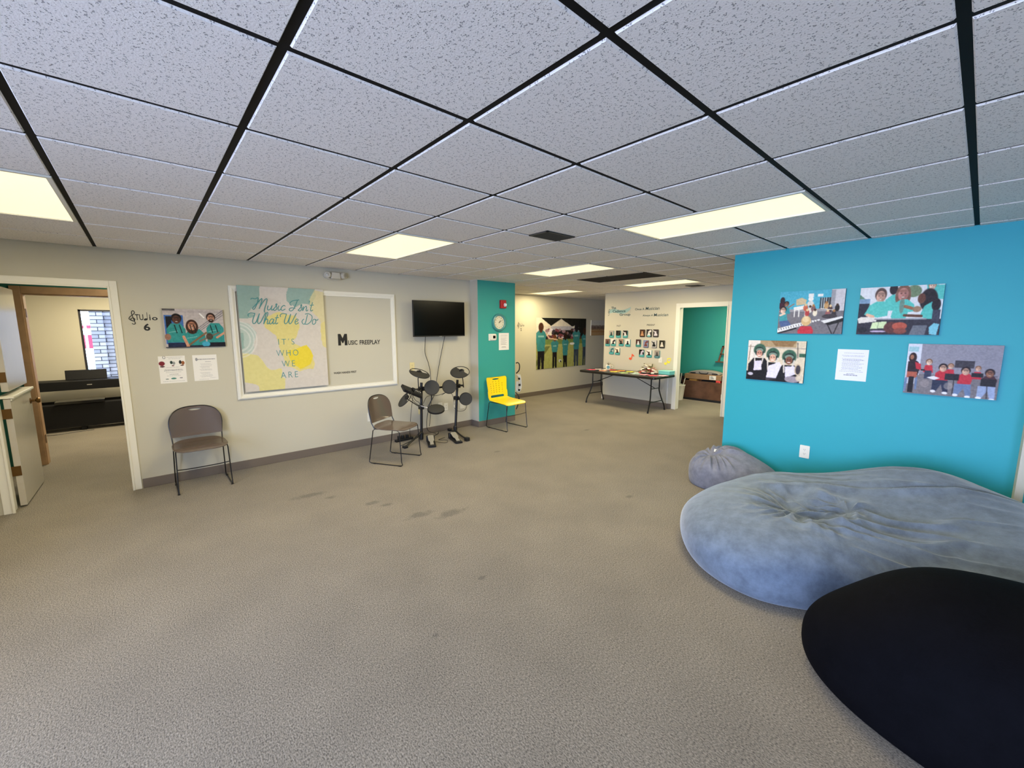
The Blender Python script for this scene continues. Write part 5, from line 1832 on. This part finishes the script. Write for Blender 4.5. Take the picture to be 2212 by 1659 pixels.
# ================================================================== TEAL WALL PICTURES
SK = [(222, 176, 150), (150, 100, 76), (96, 62, 48), (236, 200, 176)]
def pic_class():
    p = Paint(150, 118, (150, 146, 150))
    p.rect(0, 0, .85, .42, (72, 166, 190)).poly([(.80, 0), (1, 0), (1, .6), (.86, .5)], (196, 192, 196)).rect(.80, .02, .86, .44, (150, 150, 156))
    p.rect(0, .48, 1, 1, (112, 108, 114)).rect(.64, .18, .80, .42, (50, 50, 56))
    for i in range(4):
        p.rect(.66 + .035 * i, .18, .67 + .035 * i, .42, (170, 186, 190))
    p.rect(.46, .08, .54, .16, (226, 224, 220)).rect(.60, .09, .68, .15, (226, 224, 220)).ell(.50, .2, .04, .05, (230, 228, 222)).ell(.50, .31, .05, .07, (210, 206, 200))
    p.poly([(.27, .20), (.36, .16), (.44, .22), (.42, .32), (.28, .34)], (196, 176, 140)).poly([(.24, .38), (.44, .33), (.45, .42), (.25, .46)], (232, 228, 220))
    for x in (.26, .33, .43):
        p.line(x, .42, x, .60, .02, (228, 224, 216))
    p.ell(.05, .22, .04, .09, (40, 24, 34)).rect(0, .26, .09, .40, (60, 24, 40)).face(.12, .30, .05, SK[1], (20, 16, 20)).poly([(.09, .36), (.16, .36), (.19, .52), (.1, .54)], (48, 140, 150)).line(.15, .38, .24, .30, .02, SK[1])
    p.face(.07, .44, .065, SK[3], (40, 30, 30)).poly([(.01, .52), (.13, .52), (.16, .70), (.02, .72)], (60, 150, 156)).poly([(.02, .70), (.16, .68), (.23, .80), (.05, .84)], (76, 96, 140)).line(.03, .56, .1, .52, .04, SK[3])
    for i, (x, y, c) in enumerate(((.43, .40, (190, 96, 70)), (.50, .44, (220, 210, 200)), (.55, .42, (120, 90, 90)), (.46, .52, (170, 60, 60)), (.58, .52, (226, 214, 190)), (.74, .36, (190, 150, 100)), (.80, .44, (70, 50, 54)), (.90, .42, (30, 26, 30)), (.86, .55, (50, 44, 52)), (.77, .54, (150, 90, 90)))):
        p.ell(x, y, .035, .075, c).ell(x, y - .07, .018, .03, [(220, 190, 140), (60, 40, 30), (160, 110, 60)][i % 3])
    p.ell(.80, .60, .11, .05, (60, 54, 60)).line(.66, .42, .84, .46, .012, (220, 214, 200))
    p.poly([(.0, .88), (.30, .76), (.66, .66), (.67, .69), (.32, .84), (.0, .98)], (226, 224, 222)).poly([(.0, .98), (.30, .85), (.32, .88), (.04, 1.0), (0, 1.0)], (30, 30, 34))
    for i in range(16):
        p.line(.02 + .04 * i, .885 - .0135 * i, .03 + .04 * i, .92 - .0135 * i, .008, (24, 24, 28))
    p.poly([(.68, .70), (.98, .60), (1, .64), (.74, .76)], (222, 220, 218)).poly([(.74, .76), (1, .64), (1, .72), (.80, .80)], (26, 26, 30)).line(.78, .78, .86, 1, .015, (30, 28, 32)).line(.95, .7, .88, 1, .015, (30, 28, 32))
    p.ell(.455, .70, .075, .115, (206, 172, 120)).ell(.45, .66, .05, .07, (222, 196, 150)).poly([(.33, .93), (.38, .82), (.54, .82), (.58, .93), (.56, 1.05), (.35, 1.05)], (186, 48, 62))
    return p.grain(9, 40).a
def pic_group():
    p = Paint(190, 112, (214, 216, 220))
    p.poly([(0, .14), (.12, .3), (.16, .4), (0, .5)], (90, 130, 110)).rect(0, .24, .14, .34, (120, 150, 180)).rect(0, .34, .13, .66, (36, 40, 56))
    p.ell(.66, .12, .09, .12, (110, 130, 100)).ell(.58, .16, .06, .08, (130, 150, 120)).rect(.72, .22, 1, .5, (206, 214, 220))
    TT = (86, 188, 180)
    p.poly([(.80, .0), (1, .02), (1, .3), (.82, .26)], TT).face(.86, .03, .07, SK[3], (150, 110, 80))
    p.poly([(.33, .28), (.42, .16), (.54, .22), (.5, .5), (.35, .5)], TT).ell(.42, .06, .05, .11, (36, 28, 34))
    p.face(.54, .16, .125, (190, 130, 120), (120, 84, 70), long_hair=True).poly([(.42, .62), (.46, .34), (.52, .28), (.60, .28), (.68, .38), (.70, .52), (.62, .54), (.60, .66), (.44, .68)], TT).line(.66, .46, .58, .42, .06, SK[1]).ell(.54, .40, .03, .16, (120, 84, 70), al=.5)
    p.face(.27, .19, .115, (206, 160, 140), (84, 64, 58)).poly([(.08, .58), (.14, .38), (.23, .30), (.32, .30), (.38, .40), (.38, .60), (.26, .64), (.14, .60)], TT).line(.12, .58, .20, .62, .06, SK[0])
    p.ell(.84, .30, .10, .22, (34, 26, 32)).ell(.76, .27, .045, .10, (96, 58, 46)).poly([(.76, .62), (.80, .42), (.88, .34), (.97, .44), (.98, .66), (.88, .72)], TT).ell(.93, .4, .05, .12, (34, 26, 32)).line(.78, .62, .58, .60, .05, SK[2]).ell(.72, .48, .05, .06, (150, 120, 96))
    p.rect(0, .68, 1, 1, (48, 46, 58)).poly([(0, .66), (.05, .62), (.24, .64), (.25, .72), (.02, .76)], (220, 214, 206)).rect(.22, .66, .84, .69, (150, 152, 160))
    p.poly([(.2, .74), (.38, .72), (.38, .86), (.18, .88)], (206, 224, 176)).line(.28, .73, .27, .87, .008, (120, 140, 110)).ell(.44, .85, .09, .12, (92, 52, 50)).ell(.54, .82, .09, .08, (176, 84, 66)).ell(.55, .92, .08, .06, (130, 70, 60))
    p.poly([(.66, 1), (.70, .80), (.86, .80), (.84, 1)], (104, 108, 118)).poly([(.9, .5), (.985, .5), (.98, .78), (.90, .7)], (58, 60, 76)).poly([(.88, .84), (.93, .76), (.99, .78), (.97, 1), (.89, .98)], (120, 190, 206)).ell(.28, .93, .1, .02, (190, 170, 200)).ell(.08, .9, .06, .06, (30, 30, 40))
    return p.grain(10, 40).a
def pic_band():
    p = Paint(140, 108, (214, 200, 176))
    p.rect(0, 0, .24, .5, (226, 216, 204)).rect(.22, 0, .84, .16, (170, 146, 110)).poly([(.40, 0), (.84, 0), (.78, .14), (.5, .14)], (140, 110, 74)).rect(.9, .3, 1, .38, (50, 92, 72))
    p.line(0, .16, 1, .18, .02, (170, 160, 150)).line(.86, .05, .88, .4, .02, (110, 100, 92)).line(.05, .12, .03, .5, .02, (150, 130, 110))
    for cx, cy, sk, r in ((.22, .28, (196, 140, 120), .105), (.46, .38, (214, 164, 140), .11), (.74, .42, (120, 74, 56), .115)):
        p.poly([(cx - .2, 1.05), (cx - .19, cy + .32), (cx - .1, cy + .16), (cx + .1, cy + .16), (cx + .19, cy + .32), (cx + .2, 1.05)], (22, 20, 24))
        p.ell(cx, cy - .04, r * 1.35 / p.asp, r * 1.45, (54, 92, 74)).ell(cx, cy - .0, r * 1.0 / p.asp, r * 1.1, (30, 44, 40))
        p.ell(cx, cy - .03, r * .85 / p.asp, r * .5, (120, 140, 126)).ell(cx, cy + .05, r * .66 / p.asp, r * .85, sk)
        p.ell(cx - .022, cy + .03, .01, .01, (30, 20, 20)).ell(cx + .022, cy + .03, .01, .01, (30, 20, 20)).ell(cx, cy + .10, .028, .012, (246, 236, 228))
        p.line(cx - .09, cy + .05, cx - .07, cy + .34, .03, (214, 206, 196)).line(cx + .085, cy + .05, cx + .05, cy + .3, .03, (206, 198, 190))
    p.poly([(.14, .52), (.26, .50), (.28, .74), (.13, .76)], (218, 210, 226)).poly([(.40, .62), (.58, .52), (.62, .60), (.54, .94), (.36, 1.0)], (222, 216, 238)).poly([(.68, .62), (.84, .60), (.88, .78), (.70, .90)], (220, 214, 236))
    p.rect(.0, .78, .30, 1, (18, 16, 20), .9).rect(.30, .92, .6, 1, (20, 18, 22), .8)
    p.ell(.9, .68, .06, .14, (200, 180, 150)).ell(.9, .68, .04, .11, (60, 54, 60)).ell(.82, .92, .13, .08, (150, 140, 150)).ell(.92, .88, .05, .07, (206, 190, 170)).ell(.08, .85, .05, .04, (190, 184, 196))
    return p.grain(11, 40).a
def pic_kids():
    p = Paint(180, 132, (136, 134, 146))
    p.put(p.noise(12), (152, 148, 160), .5).rect(0, .60, 1, 1, (118, 112, 116)).rect(.0, .0, .16, .62, (206, 210, 222)).rect(.01, .06, .13, .16, (120, 180, 186), .6).rect(0, .55, .12, .8, (190, 196, 210))
    p.rect(.54, .30, .74, .44, (62, 58, 66)).rect(.68, .56, .98, .58, (96, 90, 98))
    for i in range(70):
        p.line(RNG.random(), .62 + .36 * RNG.random(), RNG.random(), .62 + .36 * RNG.random(), .008, [(90, 84, 90), (150, 142, 144)][i % 2], .25)
    RD, JN = (186, 44, 58), (104, 124, 160)
    p.ell(.07, .28, .045, .10, (40, 24, 26)).ell(.06, .27, .022, .05, SK[1]).poly([(.02, .36), (.12, .34), (.17, .42), (.15, .62), (.02, .62)], (40, 26, 34)).poly([(.10, .36), (.17, .40), (.18, .52), (.12, .50)], RD).rect(.02, .56, .14, .68, (170, 90, 70)).rect(.05, .66, .11, .98, (26, 22, 28)).line(.02, .7, .01, .95, .04, JN).line(.14, .68, .14, .9, .03, JN)
    for cx, cy, s, sk in ((.26, .36, .8, SK[3]), (.50, .42, .7, SK[0]), (.78, .44, .65, SK[0])):
        p.face(cx, cy, .06 * s, sk, (120, 84, 60)).poly([(cx - .05 * s, cy + .06), (cx + .05 * s, cy + .06), (cx + .07 * s, cy + .2), (cx - .07 * s, cy + .2)], RD)
    p.rect(.22, .52, .30, .68, (50, 56, 80)).rect(.18, .50, .22, .53, (30, 28, 30))
    for cx, cy, fx, jn in ((.42, .46, .02, (40, 46, 70)), (.66, .50, -.02, JN), (.90, .52, 0, (150, 164, 196))):
        p.poly([(cx - .075, cy + .10), (cx - .03, cy + .04), (cx + .04, cy + .04), (cx + .08, cy + .12), (cx + .06, cy + .26), (cx - .07, cy + .26)], RD if cx < .8 else (70, 40, 48))
        p.face(cx, cy, .062, SK[1] if cx > .8 else SK[0], (36, 24, 26))
        p.poly([(cx - .10, cy + .24), (cx + .07, cy + .24), (cx + .08, cy + .46), (cx + .03, cy + .48), (cx, cy + .32), (cx - .05, cy + .46), (cx - .1, cy + .44)], jn).ell(cx - .08, cy + .46, .03, .025, (232, 230, 236)).ell(cx + .05, cy + .48, .03, .025, (232, 230, 236))
    p.poly([(.25, .66), (.33, .62), (.40, .66), (.34, .70)], (226, 222, 226)).rect(.45, .56, .60, .68, (34, 32, 40)).line(.55, .68, .55, .96, .01, (40, 40, 46)).rect(.82, .62, .97, .76, (34, 30, 36)).line(.89, .76, .90, .98, .01, (40, 40, 46)).rect(.72, .52, .84, .60, (30, 28, 34))
    p.ell(.24, .78, .05, .08, (150, 140, 140), al=.6).ell(.50, .80, .05, .07, (160, 150, 146), al=.6)
    return p.grain(9, 50).a
for img, u, z, w_, h_, lab in ((pic_class(), .842, 1.781, .506, .400, 'canvas photo of a music class with keyboards and a child in red, upper row'),
                               (pic_group(), 1.452, 1.778, .508, .396, 'canvas photo of people in teal shirts leaning over instruments, upper row'),
                               (pic_band(), .588, 1.308, .503, .402, 'canvas photo of three people in green feathered band hats, lower row'),
                               (pic_kids(), 1.798, 1.306, .508, .404, 'canvas photo of children in red shirts seated with music stands, lower row')):
    tag(hang(print_sheet('photo_canvas', img, w_, h_, .022, M['black_plastic'], blur=1), 'T', u, z), lab, 'picture')
no2 = doc(80, 104, [(.22, .84, .12, .014), (.16, .88, .20, .012), (.2, .84, .225, .012)] + [(.17 + .03 * (i % 2), .80 + .08 * math.sin(i * 1.9), .30 + .036 * i, .011) for i in range(11)] + [(.12, .88, .71, .012), (.36, .62, .78, .016), (.28, .72, .82, .028)], col=(226, 228, 240), ink=(110, 112, 130))
tag(hang(print_sheet('paper_notice', no2, .218, .278, .0015, M['paper']), 'T', 1.188, 1.306), 'white printed notice on the teal wall between the two lower photographs', 'notice')
wall_plate('T', .903, .443, 'white duplex outlet low on the teal wall above the grey bean bags', w_=.082, h_=.125)

# ================================================================== BEAN BAGS
def outline_fn(pts, c):
    P = np.array(smooth_path(pts, 12, closed=True))
    ang = np.arctan2(P[:, 1] - c[1], P[:, 0] - c[0])
    rad = np.hypot(P[:, 1] - c[1], P[:, 0] - c[0])
    o_ = np.argsort(ang)
    ang, rad = ang[o_], rad[o_]
    ang = np.concatenate([ang - 2 * PI, ang, ang + 2 * PI])
    rad = np.concatenate([rad, rad, rad])
    return lambda t: np.interp(t, ang, rad)

def vnoise(x, y, f, seed):
    r = np.random.default_rng(seed)
    g = r.random((64, 64))
    u, v = x * f + 17.3, y * f + 11.1
    i, j = np.floor(u).astype(int), np.floor(v).astype(int)
    a, b = u - i, v - j
    a, b = a * a * (3 - 2 * a), b * b * (3 - 2 * b)
    i0, j0, i1, j1 = i % 64, j % 64, (i + 1) % 64, (j + 1) % 64
    return g[i0, j0] * (1 - a) * (1 - b) + g[i1, j0] * a * (1 - b) + g[i0, j1] * (1 - a) * b + g[i1, j1] * a * b

def bag_mesh(name, pts, c, height_fn, bulge, wr_fn, m, parent=None, nt_=360, nr=110, n=2.6):
    rf = outline_fn(pts, c)
    th = np.linspace(-PI, PI, nt_, endpoint=False)
    Rm_ = rf(th)
    Rm_ = (np.roll(Rm_, 1) + Rm_ * 2 + np.roll(Rm_, -1)) / 4
    vs, fs = [], []
    # top: s from 0 at the crown to 1 at the widest line, then the belly tucks under to the floor
    S_ = np.linspace(0, 1, nr) ** .8
    rows = []
    for s in S_[1:]:
        a = s * PI / 2
        rho = math.sin(a) ** (2 / n)
        zf = math.cos(a) ** (2 / n)
        rows.append((rho, zf, 0))
    for k in range(1, 15):
        a = k / 14 * PI / 2
        rows.append((math.cos(a) ** .6 * (1 - .0) if k < 14 else .0, -math.sin(a) ** 1.0, 1))
    X, Y, Z = [], [], []
    for rho, zf, under in rows:
        if under:
            rr = bulge + (1 - bulge) * max(rho, 0) if rho > 0 else bulge * .9
            x = c[0] + np.cos(th) * Rm_ * rr
            y = c[1] + np.sin(th) * Rm_ * rr
            z = np.full(nt_, .13 * (1 + zf))
        else:
            x = c[0] + np.cos(th) * Rm_ * rho
            y = c[1] + np.sin(th) * Rm_ * rho
            hh = height_fn(x, y)
            z = .13 + (hh - .13) * zf
            z = z + wr_fn(x, y) * min(1.0, zf * 1.6)
        X.append(x)
        Y.append(y)
        Z.append(z)
    X, Y, Z = np.array(X), np.array(Y), np.maximum(np.array(Z), .002)
    for _ in range(3):
        Z[:, :] = (np.roll(Z, 1, 1) + 2 * Z + np.roll(Z, -1, 1)) / 4
        Z[1:nr - 6] = (Z[:nr - 7] + 2 * Z[1:nr - 6] + Z[2:nr - 5]) / 4
    k = len(rows)
    top = (c[0], c[1], float(height_fn(np.array([c[0]]), np.array([c[1]]))[0] + wr_fn(np.array([c[0]]), np.array([c[1]]))[0]))
    vs = np.stack([X, Y, Z], -1).reshape(-1, 3).tolist() + [list(top), [c[0], c[1], .002]]
    for j in range(k - 1):
        for i in range(nt_):
            i2 = (i + 1) % nt_
            fs.append((j * nt_ + i, (j + 1) * nt_ + i, (j + 1) * nt_ + i2, j * nt_ + i2))
    for i in range(nt_):
        i2 = (i + 1) % nt_
        fs.append((k * nt_, i, i2))
        fs.append((k * nt_ + 1, (k - 1) * nt_ + i2, (k - 1) * nt_ + i))
    q = MB()
    q.add(vs, fs)
    return q.build(name, m, parent, angle=3.2)

BIG = [(.44, 4.22), (.48, 3.96), (.62, 3.72), (.80, 3.55), (1.00, 3.47), (1.20, 3.47), (1.40, 3.57), (1.60, 3.72), (1.95, 3.84), (2.35, 3.88), (2.70, 4.05),
       (2.84, 4.5), (2.70, 5.0), (2.30, 5.25), (1.95, 5.46), (1.55, 5.50), (1.15, 5.36), (.84, 5.14), (.60, 4.86), (.47, 4.52)]
def ridg(v):
    return 1 - np.abs(2 * v - 1)
def big_h(x, y):
    g = lambda cx, cy, sx, sy, a: a * np.exp(-((x - cx) / sx) ** 2 - ((y - cy) / sy) ** 2)
    h = .43 + g(1.85, 5.1, .62, .42, .26) + g(.75, 3.95, .35, .45, .02) + g(2.4, 4.5, .4, .55, .12) + g(.8, 4.9, .35, .25, .05)
    h = h - g(1.18, 4.22, .22, .20, .085) - g(1.45, 4.35, .35, .14, .035) - g(1.1, 4.95, .3, .25, .03) - g(1.9, 3.85, .35, .25, .06)
    return h
def big_w(x, y):
    cx, cy = 1.20, 4.20
    dx, dy = x - cx, y - cy
    d = np.hypot(dx, dy)
    phi = np.arctan2(dy, dx)
    wob = vnoise(x, y, 5, 3) * 1.6
    rad = ridg(vnoise(np.cos(phi) * 2.6 + wob * .35, np.sin(phi) * 2.6 + d * .8, 2.2, 5)) ** 2
    env = np.exp(-((d - .12) / .20) ** 2)
    out = .060 * (rad - .45) * env
    # soft folds that fall across the hollow
    fo = ridg(vnoise(x * 1.6 + .5 * y + .3 * wob, y * 3.2 - 1.2 * x, 2.4, 51)) ** 2
    out = out + .060 * (fo - .45) * np.exp(-((x - 1.08) / .34) ** 2 - ((y - 4.30) / .30) ** 2)
    cr = ridg(vnoise(x + .2 * wob, y, 11, 8)) ** 2.5
    out = out + .030 * (cr - .4) * np.exp(-(d / .26) ** 2)
    # long gathered streaks running right from the pucker
    yy = y - 4.28 - .10 * (x - 1.3) + .02 * vnoise(x, y, 3, 4)
    st = ridg(vnoise(x * .16, yy, 17, 9)) ** 3
    env2 = np.clip((x - 1.2) / .15, 0, 1) * np.clip((2.25 - x) / .5, 0, 1) * np.exp(-((yy) / .36) ** 2)
    out = out + .070 * (st - .35) * env2
    st2 = ridg(vnoise(x * .4, y * 1.0 + .2 * x, 18, 12)) ** 2
    out = out + .022 * (st2 - .4) * np.exp(-((x - 2.0) / .3) ** 2 - ((y - 3.95) / .2) ** 2)
    # crease along the back edge
    yb = 4.58 + .26 * (x - 1.0) + .02 * np.sin(x * 7)
    ec = np.clip((x - .95) / .3, 0, 1) * np.clip((2.25 - x) / .3, 0, 1)
    out = out - .040 * np.exp(-((y - yb) / .016) ** 2) * ec + .018 * np.exp(-((y - yb + .04) / .03) ** 2) * ec
    out = out + .020 * (ridg(vnoise(x * .35, y * 2.4, 8, 15)) - .5) * np.clip((y - 4.6) / .2, 0, 1) * np.clip((2.1 - x) / .4, 0, 1)
    out = out + .008 * (vnoise(x, y, 3.5, 21) - .5) + .004 * (vnoise(x, y, 12, 22) - .5)
    return out
bb = bag_mesh('bean_bag', BIG, (1.45, 4.38), big_h, .90, big_w, M['bag'], nt_=640, nr=190)
tag(bb, 'huge grey-blue plush bean bag with gathered wrinkles in front of the teal wall', 'bean bag', 'bean bags by the teal wall')

SM = [(-.05, 5.26), (.0, 5.11), (.14, 5.02), (.36, 5.02), (.58, 5.10), (.75, 5.24), (.76, 5.42), (.56, 5.53), (.30, 5.565), (.08, 5.53), (-.04, 5.42)]
def sm_h(x, y):
    return .31 + .09 * np.exp(-((x - .32) / .28) ** 2 - ((y - 5.42) / .2) ** 2) - .04 * np.exp(-((x - .16) / .08) ** 2 - ((y - 5.24) / .08) ** 2)
def sm_w(x, y):
    dx, dy = x - .16, y - 5.24
    d = np.hypot(dx, dy)
    phi = np.arctan2(dy, dx)
    rad = ridg(vnoise(np.cos(phi) * 2.2, np.sin(phi) * 2.2 + d, 2.4, 31)) ** 2
    return .075 * (rad - .4) * np.exp(-((d - .12) / .17) ** 2) + .016 * (ridg(vnoise(x, y, 13, 33)) - .5) * np.exp(-(d / .16) ** 2) + .006 * (vnoise(x, y, 6, 34) - .5)
sb = bag_mesh('bean_bag', SM, (.28, 5.27), sm_h, .88, sm_w, M['small_bag'], nt_=220, nr=70)
tag(sb, 'small grey bean bag with a knotted top at the end of the teal wall', 'bean bag', 'bean bags by the teal wall')
q = MB()
q.box((-.03, -.02, 0), (.03, .02, .004))
tgm = q.build('care_tag', M['paper'], sb, smooth=False, bevel=.001)
tgm.location, tgm.rotation_euler = (.20, 5.30, .345), (.5, .2, .4)

BK = [(1.475, 3.27), (1.53, 3.12), (1.67, 2.99), (1.87, 2.90), (2.12, 2.85), (2.45, 2.84), (2.80, 2.92), (3.05, 3.1), (3.1, 3.35), (2.95, 3.58), (2.65, 3.72), (2.3, 3.78), (2.0, 3.76), (1.72, 3.63), (1.54, 3.46)]
def bk_h(x, y):
    return .60 - .17 / (1 + np.exp((x - 1.68) / .07)) + .02 * np.exp(-((x - 2.0) / .5) ** 2 - ((y - 3.35) / .3) ** 2) - .02 * np.exp(-((x - 2.1) / .15) ** 2 - ((y - 3.2) / .3) ** 2)
def bk_w(x, y):
    return .016 * (ridg(vnoise(x, y * .7, 4, 41)) - .5) * np.exp(-((x - 2.15) / .3) ** 2 - ((y - 3.35) / .2) ** 2) + .005 * (vnoise(x, y, 3, 42) - .5)
kb = bag_mesh('bean_bag', BK, (2.25, 3.30), bk_h, .86, bk_w, M['black_bag'], nt_=240, nr=60)
tag(kb, 'black knit bean bag in front of the huge grey one', 'bean bag', 'bean bags by the teal wall')
